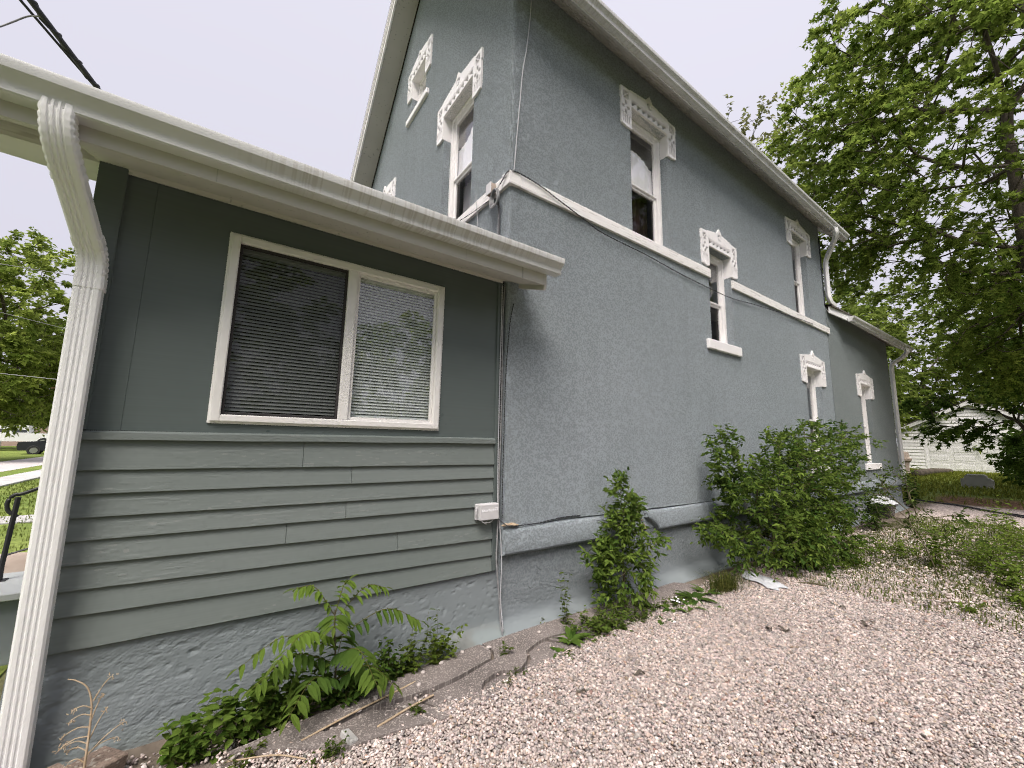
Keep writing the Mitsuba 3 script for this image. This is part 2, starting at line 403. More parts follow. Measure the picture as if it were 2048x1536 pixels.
labels['house'] = {'label': 'two storey grey blue stucco house with white carved window hoods and an enclosed porch', 'category': 'house'}
shell = gable_prism(0, 8.92, 0, RW, 0.655, EAVE) ^ m3.Manifold.extrude(footprint(0, 8.92, 0, RW), 12)
shell = shell - gable_prism(0.24, 8.7, 0.24, RW - 0.24, 0.3, EAVE - 0.02)
for w in SIDE[:4]:
    shell = shell - mbox(w[1] - w[2], w[1] + w[2], -0.2, 0.3, w[4], w[5])
for w in FRONT:
    shell = shell - mbox(-0.2, 0.3, w[1] - w[2], w[1] + w[2], w[4], w[5])
put('wall', MB().man(shell), 'm_stucco', H, label='grey blue roughcast stucco walls of the two storey main block', smooth=35)
ext = mbox(8.925, 13.88, 0.0, 4.6, 0.655, 4.86) - mbox(8.98, 13.66, 0.24, 4.4, 0.3, 4.7)
w = SIDE[4]
ext = ext - mbox(w[1] - w[2], w[1] + w[2], -0.2, 0.3, w[4], w[5])
put('wall', MB().man(ext), 'm_stucco_rear_shaded', H, label='stucco walls of the low rear wing, darkened partly for tree shade', smooth=35)
put('floor', MB().box(0.25, 8.69, 0.25, RW - 0.25, 3.7, 3.9).box(0.25, 13.6, 0.25, 4.3, 0.5, 0.56), 'm_interior', H)


def base_wall(x0, x1, nx, z1, nzn, yfun, amp, seed):
    xs, zs = np.linspace(x0, x1, nx), np.linspace(-0.12, z1, nzn)
    X, Z = np.meshgrid(xs, zs, indexing='ij')
    P = np.stack([X, 0 * X, Z], -1)
    q = P.reshape(-1, 3)
    big = nz(q * [1, 1, 1.6], 2.6, seed, 3)
    w = np.stack([nz(q, 9, seed + 31, 2), 0 * q[:, 0], nz(q, 9, seed + 32, 2)], 1) * 0.02
    l1 = np.abs(nz((q + w) * [1, 1, 1.3], 21, seed + 3, 1))
    l2 = np.abs(nz((q - w) * [1, 1, 1.3], 36, seed + 4, 1))
    mask = ss(-0.22, 0.22, nz(q * [1, 1, 1.5], 2.1, seed + 5, 3) + 0.04)
    lump = (1 - np.minimum(1, 2.6 * l1)) ** 2 * 0.7 + (1 - np.minimum(1, 2.4 * l2)) ** 2 * 0.55
    d = amp * (0.5 * big - 0.95 * lump * (0.12 + 0.88 * mask) + 0.12 * nz(q, 60, seed + 8, 2))
    P[..., 1] = yfun(X, Z) - d.reshape(X.shape)
    return MB().grid(P)


foot = lambda X, Z: -0.10 * np.exp(-np.maximum(Z, 0) / 0.05) - 0.05 * ss(0.12, -0.05, Z)
put('foundation', base_wall(-0.0, 4.4, 440, 0.66, 70, lambda X, Z: 0.012 + foot(X, Z), 0.005, 3), 'm_base', H, label='rough plastered foundation under the long side wall', smooth=True)
put('foundation', base_wall(4.4, 13.9, 300, 0.66, 26, lambda X, Z: 0.012 + foot(X, Z), 0.006, 4), 'm_base', H, smooth=True)
put('foundation', MB().box(0.001, 0.2, 0.022, 0.3, -0.1, 0.66), 'm_base', H)
put('foundation', MB().box(0.005, 13.87, 0.08, 5.5, -0.1, 0.52), 'm_plaster', H)


def band(x0, x1, step, z0f, z1f, endfun=None):
    """water table: a thick lumpy stucco band with a sloping top; ends may be ragged."""
    xs = np.arange(x0, x1 + 1e-6, step)
    rows = []
    prof = [(0.03, 0.0), (0.0, 0.0), (-0.035, 0.008), (-0.052, 0.03), (-0.056, 0.10), (-0.05, 0.19), (-0.035, 0.215), (-0.012, 0.235), (0.03, 0.245)]
    for x in xs:
        a, b = z0f(x), z1f(x)
        rows.append([(x, y, a + (b - a) * z / 0.245) for y, z in prof])
    P = np.array(rows)
    q = P.reshape(-1, 3)
    dd = 0.006 * nz(q, 5, 21, 2)
    P[..., 1] -= dd.reshape(P.shape[:2]) * (P[..., 1] < 0.01)
    P[..., 2] += 0.010 * nz(q * [1, 0, 0], 2.2, 31, 3).reshape(P.shape[:2])
    b = MB().grid(P)
    for e, fl in ((P[0], 1), (P[-1], -1)):
        c = e.mean(0)
        n = len(e)
        f = [(i, i + 1, n)[::fl] for i in range(n - 1)]
        b.add(np.vstack([e, c]), f)
    return b


put('base_band', band(-0.012, 1.66, 0.012, lambda x: 0.628 + 0.0 * x, lambda x: 0.868 + 0.012 * math.sin(x * 2.3)), 'm_stucco', H, label='stucco water table band left of the break', smooth=50)
put('base_band', band(2.02, 5.4, 0.012, lambda x: 0.615 + 0.17 * max(0, 1 - (x - 2.02) / 0.24) ** 0.7, lambda x: 0.868 + 0.006 * math.sin(x * 1.9)), 'm_stucco', H, label='stucco water table band right of the ragged break', smooth=50)
put('base_band', band(5.4, 13.86, 0.06, lambda x: 0.615, lambda x: 0.868), 'm_stucco', H, smooth=50)
brk = MB()
for k in range(26):
    t = k / 25
    c = np.array([1.67 + 0.37 * t, -0.008, 0.83 - 0.03 * math.sin(t * 9) - (0.16 * ss(0.7, 1, t))]) + rng.normal(0, 0.008, 3)
    s = trimesh.creation.icosphere(1, 0.016)
    brk.add(s.vertices * rng.uniform(0.5, 1.2, 3) + c, s.faces)
put('broken_edge', brk, 'm_brown_block', H, label='ragged crumbling mortar where the band has broken away')
# the crack above the band: a raised lip of old render
lip = curve([(0.0, -0.004, 0.868), (0.35, -0.008, 0.872), (0.52, -0.010, 0.888), (0.72, -0.012, 0.9), (1.0, -0.01, 0.892), (1.4, -0.008, 0.884), (2.1, -0.01, 0.886), (2.6, -0.008, 0.88), (3.6, -0.006, 0.876), (4.6, -0.004, 0.87)], 160)
put('crack_lip', MB().tube(lip, 0.0075, 5), 'm_stucco', H, label='thin raised lip of render above the water table', smooth=True)


def belt(axis, a0, a1, cap0=0.0, cap1=0.0):
    """stone belt course z 4.22-4.37; cap: how deep the end returns into an opening."""
    prof = [(0.10, 4.225), (-0.034, 4.222), (-0.036, 4.345), (-0.030, 4.358), (0.10, 4.372)]
    n = int((a1 - a0) / 0.05) + 2
    rows = []
    for a in np.linspace(a0, a1, n):
        rows.append([(a, y, z) for y, z in prof])
    P = np.array(rows, float)
    P[..., 1] += 0.002 * nz(P.reshape(-1, 3), 4, 40, 3).reshape(P.shape[:2]) * (P[..., 1] < 0)
    b = MB().grid(P)
    for e in (P[0], P[-1]):
        b.add(np.vstack([e]), [(0, 1, 2), (0, 2, 3), (0, 3, 4)])
    if axis == 'y':
        for i, v in enumerate(b.v):
            b.v[i] = np.stack([v[:, 1], v[:, 0], v[:, 2]], 1)
    return b


put('belt_course', belt('x', -0.036, 3.79), 'm_wood_white', H, label='long white belt course from the corner to the narrow window', smooth=30)
put('belt_course', belt('x', 4.49, 8.955), 'm_wood_white', H, label='white belt course between the narrow window and the rear corner', smooth=30)
put('belt_course', belt('y', -0.036, RW), 'm_wood_white', H, label='white belt course across the gable front', smooth=30)


# ------------------------------------------------------------------ windows with carved hoods
def hood_local(hw, ow, peak):
    """carved lintel in local (u, z) with z from the leg bottoms; depth w runs outward."""
    leg = hw - ow
    top = [(-hw, 0.545), (-hw + leg * 0.9, 0.555), (-hw + leg * 0.92, 0.57), (-0.19, 0.60), (-0.075, 0.615), (0, 0.615 + peak), (0.075, 0.615), (0.19, 0.60), (hw - leg * 0.92, 0.57), (hw - leg * 0.9, 0.555), (hw, 0.545)]
    right = [(hw, 0.40), (hw - 0.012, 0.385), (hw - 0.002, 0.20), (hw - 0.004, 0.16), (hw - 0.012, 0.0), (hw - leg * 0.6, -0.02), (ow - 0.003, -0.015), (ow - 0.003, 0.325)]
    left = [(-x, z) for x, z in right[::-1]]
    poly = sg.Polygon(top + right + left)
    m = m3.Manifold.extrude(CS([np.array(poly.exterior.coords)[:-1]]), 0.133).translate((0, 0, -0.105))     # w from -0.105 to 0.028

    def cut(pts, d=0.030):
        return m3.Manifold.extrude(CS([np.array(pts)]), 0.1).translate((0, 0, 0.028 - d))
    cs = []
    for s in (-1, 1):
        c = s * (hw - leg * 0.48)
        q = leg * 0.31
        sq = sg.box(c - q, 0.45 - q, c + q, 0.45 + q)
        for k in range(4):                               # rosette: a square of four sunk triangles
            a, b = list(sq.exterior.coords)[k], list(sq.exterior.coords)[k + 1]
            tri = sg.Polygon([a, b, (c, 0.45)]).buffer(-0.005)
            cs.append(cut(np.array(tri.exterior.coords)[:-1]))
        for k in range(4):                               # cross of four petals
            a = k * math.pi / 2
            e = affinity.rotate(affinity.scale(sg.Point(0, 0).buffer(1, quad_segs=3), q * 0.52, q * 0.42), math.degrees(a), origin=(0, 0))
            e = affinity.translate(e, c + math.cos(a) * q * 0.78, 0.265 + math.sin(a) * q * 1.0)
            cs.append(cut(np.array(e.exterior.coords)[:-1]))
        cs.append(cut([(c - leg * .46, 0.158), (c + leg * .46, 0.158), (c + leg * .46, 0.168), (c - leg * .46, 0.170)], 0.022))
        for k in range(4):
            u = c + (k - 1.5) * leg * 0.2
            cs.append(cut([(u - leg * .06, 0.025), (u + leg * .06, 0.025), (u + leg * .06, 0.145), (u - leg * .06, 0.145)], 0.03))
    ring = sg.Point(0, 0.555).buffer(0.058, quad_segs=5).difference(sg.Point(0.012, 0.55).buffer(0.036, quad_segs=4))
    cs.append(m3.Manifold.extrude(CS([np.array(ring.exterior.coords)[:-1], np.array(ring.interiors[0].coords)[:-1]], m3.FillRule.EvenOdd), 0.1).translate((0, 0, -0.002)))
    cs.append(cut([(-ow - 0.0, 0.432), (ow + 0.0, 0.432), (ow + 0.0, 0.446), (-ow - 0.0, 0.446)], 0.026))
    nt = max(4, int(round(ow * 2 / 0.125)))
    for k in range(nt):                                  # saw tooth row
        u0 = -ow + 0.01 + k * (2 * ow - 0.02) / nt
        u1 = u0 + (2 * ow - 0.02) / nt - 0.008
        cs.append(cut([(u0, 0.42), (u0, 0.335), (u1, 0.42)][::-1], 0.045))
    return m - m3.Manifold.batch_boolean(cs, m3.OpType.Add)


def place(v, front):
    """local (u, z, w) -> world."""
    u, z, w = v[:, 0], v[:, 1], v[:, 2]
    return np.stack([-w, u, z], 1) if front else np.stack([u, -w, z], 1)


class LB(MB):
    """mesh builder in the window's local (u, z, w)"""
    def out(self, front):
        m = self.mesh()
        f = m.faces
        # (u,z,w)->(u,-w,z) keeps handedness; (u,z,w)->(-w,u,z) is a mirror? both checked by determinant
        A = np.array([[0, 0, -1], [1, 0, 0], [0, 1, 0]]) if front else np.array([[1, 0, 0], [0, 0, -1], [0, 1, 0]])
        if np.linalg.det(A) < 0:
            f = f[:, ::-1]
        return trimesh.Trimesh(place(np.asarray(m.vertices), front), f, process=False)


hoods = {}


def window(name, c, ow, hw, zs, zl, zleg, sill, front, label, lower='m_screen', pale=None):
    key = f'{H}__window' if not count.get('win') else f'{H}__window_{count["win"]:03d}'
    count['win'] = count.get('win', 0) + 1
    hk = (round(hw, 3), round(ow, 3))
    hm = hood_local(hw, ow, 0.05 if name == 'F' else 0.095)
    # mortar unevenness: hoods were painted many times
    b = LB(); b.man(hm.translate((c, zleg, 0)))
    scene_put(key + '__hood', b.out(front), 'm_trim', False)
    tag(key, label)
    # casing
    b = LB()
    d0, d1 = -0.105, -0.165
    e = 0.003
    z0, z1 = zs + e, zl - e
    u0, u1 = c - ow + e, c + ow - e
    cw = 0.055

    def ringbox(a, bq, cc, dd, t, w0, w1):
        b.box(a, a + t, cc, dd, w1, w0, 0.004); b.box(bq - t, bq, cc, dd, w1, w0, 0.004)
        b.box(a + t, bq - t, dd - t, dd, w1, w0, 0.004); b.box(a + t, bq - t, cc, cc + t * 0.8, w1, w0, 0.004)
    ringbox(u0, u1, z0, z1, cw, d0, d1)
    ringbox(u0 + cw, u1 - cw, z0 + cw * .8, z1 - cw, 0.022, d0 - 0.018, d1 - 0.01)
    scene_put(key + '__frame', b.out(front), 'm_frame', 30)
    a0, a1 = u0 + cw + 0.022, u1 - cw - 0.022
    zb, zt = z0 + cw * .8 + 0.018, z1 - cw - 0.022
    zm = zb + (zt - zb) * 0.47
    b = LB(); ringbox(a0, a1, zm - 0.02, zt, 0.034, d0 - 0.03, d1 - 0.01)
    scene_put(key + '__upper_sash', b.out(front), 'm_frame', 30)
    b = LB(); ringbox(a0, a1, zb, zm - 0.022, 0.034, d0 - 0.052, d1 - 0.03)
    scene_put(key + '__lower_sash', b.out(front), 'm_frame', 30)
    b = LB().add([(a0 + .03, zm + .01, d0 - .05), (a1 - .03, zm + .01, d0 - .05), (a1 - .03, zt - .03, d0 - .05), (a0 + .03, zt - .03, d0 - .05)], [(0, 1, 2, 3)])
    scene_put(key + '__pane', b.out(front), 'm_glass')
    b = LB().add([(a0 + .03, zb + .02, d0 - .075), (a1 - .03, zb + .02, d0 - .075), (a1 - .03, zm - .04, d0 - .075), (a0 + .03, zm - .04, d0 - .075)], [(0, 1, 2, 3)])
    scene_put(key + '__pane_001', b.out(front), 'm_glass_screened')
    # curtain inside; the pale ones copy sky reflected in the panes
    n = 40
    uu = np.linspace(a0 - 0.02, a1 + 0.02, n)
    fold = 0.012 * np.sin(np.arange(n) * 1.35 + c) + 0.006 * np.sin(np.arange(n) * 0.5)
    P = np.stack([np.stack([uu, np.full(n, z), -0.31 + fold], 1) for z in (zb - 0.05, zm - 0.02)], 0)
    b = LB().grid(P)
    scene_put(key + '__curtain', b.out(front), lower, True)
    if pale is not None:  # added pale sheet: stands for sky mirrored in the upper pane
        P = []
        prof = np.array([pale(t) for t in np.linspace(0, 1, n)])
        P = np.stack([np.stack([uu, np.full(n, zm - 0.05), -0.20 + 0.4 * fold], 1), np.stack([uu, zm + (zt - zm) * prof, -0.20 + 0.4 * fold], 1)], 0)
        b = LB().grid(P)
        scene_put(key + '__curtain_001', b.out(front), 'm_reflection_pale', True)
    if sill:
        b = LB(); b.box(c - hw + 0.05, c + hw - 0.05, zs - 0.15 if not front else zs - 0.10, zs, -0.12, 0.045, 0.008)
        scene_put(key + '__sill', b.out(front), 'm_trim', 30)


def scene_put(k, mesh, bsdf, smooth=False):
    scene[k] = mikit.ply(mesh, bsdf, smooth=smooth)


up_edge = lambda t: 0.66 - 0.16 * ss(0.45, 1.0, t) - 0.5 * ss(0.955, 0.965, t)  # edge where the mirrored sky gives way to the eave
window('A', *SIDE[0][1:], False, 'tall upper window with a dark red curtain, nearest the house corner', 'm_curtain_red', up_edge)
window('B', *SIDE[1][1:], False, 'narrow window interrupting the belt course on the long wall')
window('C', *SIDE[2][1:], False, 'tall upper window nearest the rear corner')
window('D', *SIDE[3][1:], False, 'ground floor window half hidden by the big shrub')
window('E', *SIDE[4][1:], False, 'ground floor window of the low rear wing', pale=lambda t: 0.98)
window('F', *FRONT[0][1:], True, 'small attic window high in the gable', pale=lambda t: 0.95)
window('G', *FRONT[1][1:], True, 'tall gable window right of centre beside the cable coil', 'm_reflection_pale', lambda t: 0.80 - 0.25 * ss(0.2, 0.75, t))
window('H', *FRONT[2][1:], True, 'gable window whose hood just shows above the porch gutter', 'm_reflection_pale', lambda t: 0.6)


# ------------------------------------------------------------------ roofs, soffits, gutters
def prism_x(poly_yz, x0, x1):
    m = m3.Manifold.extrude(CS([np.array(poly_yz, float)]), x1 - x0)
    return m.transform(np.array([[0, 0, 1, x0], [1, 0, 0, 0], [0, 1, 0, 0]], float))


def ccw(p):
    return p if sg.Polygon(p).exterior.is_ccw else p[::-1]


K = 1.03
ym = RW / 2
X0, X1 = -0.40, 9.32
zr = EAVE + ym * K


def slope_strip(y0, y1, dz0, dz1, side):
    """quad between heights dz0..dz1 above the rafter line, from y0 to y1 (y measured on the near side, mirrored for the far side)."""
    pts = [(y0, EAVE + y0 * K + dz0), (y1, EAVE + y1 * K + dz0), (y1, EAVE + y1 * K + dz1), (y0, EAVE + y0 * K + dz1)]
    if side:
        pts = [(RW - y, z) for y, z in pts]
    return ccw(pts)


roof = MB()
for s in (0, 1):
    roof.man(prism_x(slope_strip(-0.40, ym, 0.215, 0.27, s), X0 - 0.03, X1 + 0.03))
put('roof', roof, 'm_shingle', H, label='dark shingled main roof')
for s in (0, 1):
    strip = lambda a, b, c, d: slope_strip(a, b, c, d, s)
    put('soffit', MB().man(prism_x(strip(-0.33, 0.012, 0.003, 0.05), -0.02, X1)), 'm_soffit', H)
    for y in (-0.24, -0.16, -0.08):
        put('soffit_strip', MB().man(prism_x(strip(y - 0.011, y + 0.011, -0.008, 0.02), -0.02, X1 - 0.01)), 'm_soffit', H)
    put('rake_soffit', MB().man(prism_x(strip(-0.33, ym, 0.0, 0.06), X0 + 0.03, -0.021)), 'm_soffit', H)
    put('rake_soffit', MB().man(prism_x(strip(-0.33, ym, 0.0, 0.06), 8.93, X1 - 0.03)), 'm_soffit', H)
    put('rake_board', MB().man(prism_x(strip(-0.36, ym, -0.02, 0.215), X0, X0 + 0.03)), 'm_trim', H)
    put('rake_board', MB().man(prism_x(strip(-0.36, ym, -0.02, 0.215), X1 - 0.03, X1)), 'm_trim', H)
    put('rake_moulding', MB().man(prism_x(strip(-0.37, ym, 0.15, 0.212), X0 - 0.03, X0 - 0.001)), 'm_trim', H)
    put('rake_moulding', MB().man(prism_x(strip(-0.37, ym, 0.10, 0.148), X0 - 0.018, X0 - 0.001)), 'm_trim', H)
    put('fascia', MB().man(prism_x(strip(-0.36, -0.33, 0.0, 0.21), -0.40, X1)), 'm_trim', H)

KSTYLE = [(0.0, 0.0), (0.0, 0.118), (-0.004, 0.118), (-0.004, 0.006), (-0.062, 0.006), (-0.070, 0.012), (-0.072, 0.034), (-0.080, 0.052), (-0.098, 0.070), (-0.110, 0.082), (-0.112, 0.110), (-0.118, 0.112), (-0.118, 0.122), (-0.124, 0.122), (-0.126, 0.106), (-0.120, 0.078), (-0.104, 0.062), (-0.086, 0.046), (-0.079, 0.030), (-0.078, 0.004), (-0.070, -0.003)]


def gutter(p0, p1, s=1.0, name='gutter', label=None, mb='m_gutter'):
    p0, p1 = np.array(p0, float), np.array(p1, float)
    n = 12
    prof = np.array(KSTYLE) * s
    P = []
    for t in np.linspace(0, 1, n):
        o = p0 + (p1 - p0) * t
        P.append(np.stack([np.full(len(prof) + 1, o[0]), o[1] + np.append(prof[:, 0], prof[0, 0]), o[2] + np.append(prof[:, 1], prof[0, 1])], 1))
    b = MB().grid(np.array(P))
    out = np.array([(0, 0), (0, .118), (-.112, .118), (-.12, .1), (-.104, .066), (-.086, .05), (-.076, .03), (-.074, 0.0)]) * s
    for o in (p0, p1):
        q = np.stack([np.full(len(out), o[0]), o[1] + out[:, 0], o[2] + out[:, 1]], 1)
        b.add(q, [(0, i, i + 1) for i in range(1, len(out) - 1)])
    return put(name, b, mb, H, label=label, smooth=25)


gutter((-0.05, -0.362, 6.455), (9.30, -0.362, 6.455), 0.95, label='white gutter along the long main eave')
ext_e = [(8.95, -0.07, 4.80), (9.75, -0.22, 4.71), (14.25, -0.39, 4.60)]
b = MB()
fpts = np.array(ext_e)
for i in range(2):
    a, c = fpts[i], fpts[i + 1]
    q = [a + (0, 0, -0.09), c + (0, 0, -0.09), c + (0, 0, 0.075), a + (0, 0, 0.075)]
    q2 = [p + (0, 0.025, 0) for p in q]
    b.add(q + q2, [(0, 1, 2, 3), (5, 4, 7, 6), (4, 0, 3, 7), (1, 5, 6, 2), (3, 2, 6, 7), (4, 5, 1, 0)])
put('fascia', b, 'm_white_metal', H, label='bare white fascia board at the start of the rear wing eave')
b = MB()
S = []
for p in fpts:
    S.append([(p[0], 0.01, 4.835 - (0.0 if p[0] < 13 else 0.02)), (p[0], p[1] + 0.02, p[2] - 0.075)])
b.grid(np.array(S))
put('soffit', b, 'm_soffit', H, label='soffit of the rear wing eave')
gutter((9.62, -0.215, 4.60), (14.28, -0.41, 4.49), 1.0, label='white gutter of the rear wing')
b = MB()
b.add([(8.93, -0.12, 4.9), (9.8, -0.24, 4.80), (14.3, -0.42, 4.69), (14.3, 4.9, 6.2), (8.93, 4.9, 6.2), (8.93, -0.12, 4.86), (9.8, -0.24, 4.76), (14.3, -0.42, 4.65), (14.3, 4.9, 6.1), (8.93, 4.9, 6.1)],
      [(0, 1, 2), (0, 2, 3), (0, 3, 4), (5, 7, 6), (5, 8, 7), (5, 9, 8), (0, 5, 6), (0, 6, 1), (1, 6, 7), (1, 7, 2), (2, 7, 8), (2, 8, 3), (3, 8, 9), (3, 9, 4)])
put('roof', b, 'm_shingle', H, label='dark shingled roof of the rear wing')
put('rear_gable', MB().add([(13.86, 0, 4.84), (13.86, 4.6, 4.84), (13.86, 4.6, 6.0)], [(0, 1, 2)]), 'm_stucco', H)


# corrugated rectangular downspout along a path
def downspout(path, wdir, wid, dep, key, label, crimps=(), parent=H, mb='m_white_metal'):
    p = np.asarray(path, float)
    t = np.gradient(p, axis=0); t /= np.linalg.norm(t, axis=1, keepdims=True)
    a = np.array(wdir, float); a = a[None] - (t @ a)[:, None] * t; a /= np.linalg.norm(a, axis=1, keepdims=True)
    b_ = np.cross(t, a)
    # profile in (a, b): front face with four ribs
    g = 0.05 * wid
    prof = []
    for s in (-1, 1):
        side = []
        xs = [-0.5, -0.42, -0.40, -0.26, -0.23, -0.17, -0.14, -0.08, -0.05, 0.01, 0.04, 0.10, 0.13, 0.19, 0.22, 0.40, 0.42, 0.5]
        dp = [0.12, 0.02, 0, 0, g / dep, g / dep, 0, 0, g / dep, g / dep, 0, 0, g / dep, g / dep, 0, 0, 0.02, 0.12]
        for x, d in zip(xs, dp):
            side.append((x * wid * s, s * dep * (0.5 - d)))
        prof += side
    prof = np.array(prof)
    P = []
    for i in range(len(p)):
        k = 1.0
        for (c0, c1, pitch) in crimps:
            if c0 <= i <= c1:
                k = 1.0 - 0.07 * ((i - c0) % pitch == 0)
        q = p[i] + k * prof[:, :1] * a[i] + (1 - 0.35 * (1 - k)) * prof[:, 1:] * b_[i]
        P.append(np.vstack([q, q[:1]]))
    m = MB().grid(np.array(P))
    for e in (0, -1):
        c = p[e]; q = P[e]
        m.add(np.vstack([q, c]), [(j, j + 1, len(q)) for j in range(len(q) - 1)])
    return put(key, m, mb, parent, label=label, smooth=40)


arc = lambda a, b, n: [np.array(a) + (np.array(b) - np.array(a)) * t for t in np.linspace(0, 1, n)]
# porch corner downspout: outlet elbow, slanted piece, lower elbow, long straight pipe
top = curve([(-2.895, -0.475, 3.17), (-2.893, -0.478, 3.10), (-2.885, -0.455, 3.02), (-2.872, -0.40, 2.945), (-2.858, -0.335, 2.88)], 33)
downspout(top, (1, 0, 0), 0.118, 0.082, 'porch_downspout__elbow', 'curved crimped elbow under the gutter outlet', [(8, 30, 3)])
mid = curve([(-2.861, -0.345, 2.893), (-2.838, -0.245, 2.79), (-2.812, -0.125, 2.668)], 12)
downspout(mid, (1, 0, 0), 0.110, 0.076, 'porch_downspout__pipe', 'slanting downspout length below the outlet elbow')
low = curve([(-2.815, -0.135, 2.682), (-2.803, -0.085, 2.63), (-2.797, -0.058, 2.575), (-2.794, -0.048, 2.50), (-2.793, -0.047, 2.42)], 33)
downspout(low, (1, 0, 0), 0.118, 0.083, 'porch_downspout__elbow', 'crimped elbow where the downspout meets the porch corner', [(6, 24, 3)])
run = arc((-2.795, -0.047, 2.455), (-2.775, -0.049, 0.02), 40)
downspout(run, (1, 0, 0), 0.110, 0.076, 'porch_downspout__pipe', 'long white downspout at the left porch corner')
tag('house__porch_downspout', 'white corrugated metal downspout at the left corner of the porch')
# rear corner of the main block
run = curve([(8.46, -0.43, 6.47), (8.50, -0.43, 6.36), (8.62, -0.36, 6.26), (8.93, -0.14, 6.08), (9.0, -0.07, 5.98), (9.0, -0.055, 5.85)], 40)
run = np.vstack([run, arc((9.0, -0.055, 5.8), (9.0, -0.055, 5.15), 8), curve([(9.0, -0.06, 5.1), (9.05, -0.08, 4.98), (9.16, -0.12, 4.9)], 8)])
downspout(run, (0.75, 0.66, 0), 0.10, 0.075, 'downspout', 'short white downspout at the upper rear corner')
put('conduit', MB().tube([(8.86, -0.012, 6.55), (8.86, -0.012, 4.9)], 0.013, 6).tube([(8.82, -0.006, 5.75), (8.86, -0.03, 5.75), (8.90, -0.006, 5.75)], 0.01, 4), 'm_cable_dark', H, label='thin dark pipe beside the upper rear downspout')
run = curve([(13.72, -0.46, 4.52), (13.74, -0.46, 4.42), (13.86, -0.33, 4.30), (13.99, -0.10, 4.18), (14.0, -0.05, 4.05)], 30)
run = np.vstack([run, arc((14.0, -0.045, 3.95), (13.98, -0.045, 0.55), 16)])
downspout(run, (0.75, 0.66, 0), 0.11, 0.08, 'downspout', 'white downspout at the corner of the rear wing')

# ------------------------------------------------------------------ porch
PO = 'house__porch'
tag(PO, 'enclosed porch with grey green clapboards and a white sliding window')
PY = 0.06
WX0, WX1, WZ0, WZ1 = -2.205, -0.66, 1.735, 2.98
win = mbox(WX0 + .02, WX1 - .02, -1, 1, WZ0 + .02, WZ1 - .02)
put('wall_panel', MB().man(mbox(-2.60, -0.075, PY, PY + 0.02, 1.665, 3.26) - win), 'm_panel', PO, label='wide dark plywood panel round the sliding window')
put('wall_panel', MB().man(mbox(-2.80, -2.6015, PY + 0.001, PY + 0.022, 1.665, 3.26)), 'm_panel', PO)
put('corner_board', MB().box(-2.86, -2.735, PY - 0.022, PY + 0.03, 1.665, 3.245, 0.003), 'm_panel', PO)
put('corner_board', MB().box(-0.085, -0.035, PY - 0.02, PY + 0.03, 0.51, 3.24, 0.003), 'm_panel', PO)
put('backing', MB().man(mbox(-2.78, -0.001, PY + 0.024, PY + 0.05, 0.5, 3.3) - win), 'm_dark', PO)
b = MB()
xs = np.linspace(-2.80, -0.085, 60)
zt = lambda x: 1.628 + 0.012 * (x + 2.8) / 2.7
P = np.array([[(x, PY, zt(x) + 0.034), (x, PY - 0.034, zt(x) + 0.022 + 0.002 * math.sin(9 * x)), (x, PY - 0.036, zt(x) - 0.016 + 0.0015 * math.sin(7 * x)), (x, PY, zt(x) - 0.018)] for x in xs])
b.grid(P)
put('sill_board', b, 'm_board', PO, label='moulding between the plywood and the clapboards', smooth=25)
ZL = [1.60, 1.445, 1.318, 1.197, 1.078, 0.958, 0.832, 0.705, 0.535]
ZR = [1.622, 1.432, 1.312, 1.185, 1.068, 0.922, 0.782, 0.642, 0.508]
JO = {0: [-1.66], 1: [-1.33], 3: [-1.35], 4: [-1.72], 5: [-0.95]}
for i in range(8):
    cuts = [-2.80] + JO.get(i, []) + [-0.088]
    for j in range(len(cuts) - 1):
        xa, xb = cuts[j] + (0.0015 if j else 0), cuts[j + 1] - (0.0015 if j < len(cuts) - 2 else 0)
        xs = np.linspace(xa, xb, max(6, int((xb - xa) / 0.035)))
        t = (xs + 2.80) / 2.715
        zt_, zb_ = ZL[i] + (ZR[i] - ZL[i]) * t + 0.012, ZL[i + 1] + (ZR[i + 1] - ZL[i + 1]) * t
        q = np.stack([xs, 0 * xs, 0 * xs + i], 1)
        zb_ = zb_ + 0.0032 * nz(q, 6, 50 + i, 3) + 0.0018 * nz(q, 28, 90 + i, 2)
        yo = 0.0025 * nz(q, 3, 70 + i + 5 * j, 2) + (0.002 if j % 2 else 0)
        P = np.stack([np.stack([xs, PY + 0.016 + 0 * xs, zt_], 1), np.stack([xs, PY - 0.0015 + 0 * xs, zt_], 1), np.stack([xs, PY - 0.024 - yo, zb_ + 0.003], 1), np.stack([xs, PY - 0.0215 - yo, zb_], 1), np.stack([xs, PY + 0.014 + 0 * xs, zb_], 1)], 1)
        b = MB().grid(P)
        for e in (P[0], P[-1]):
            b.add(e, [(0, 1, 2), (0, 2, 3), (0, 3, 4)])
        put('clapboard', b, 'm_board', PO, smooth=20)
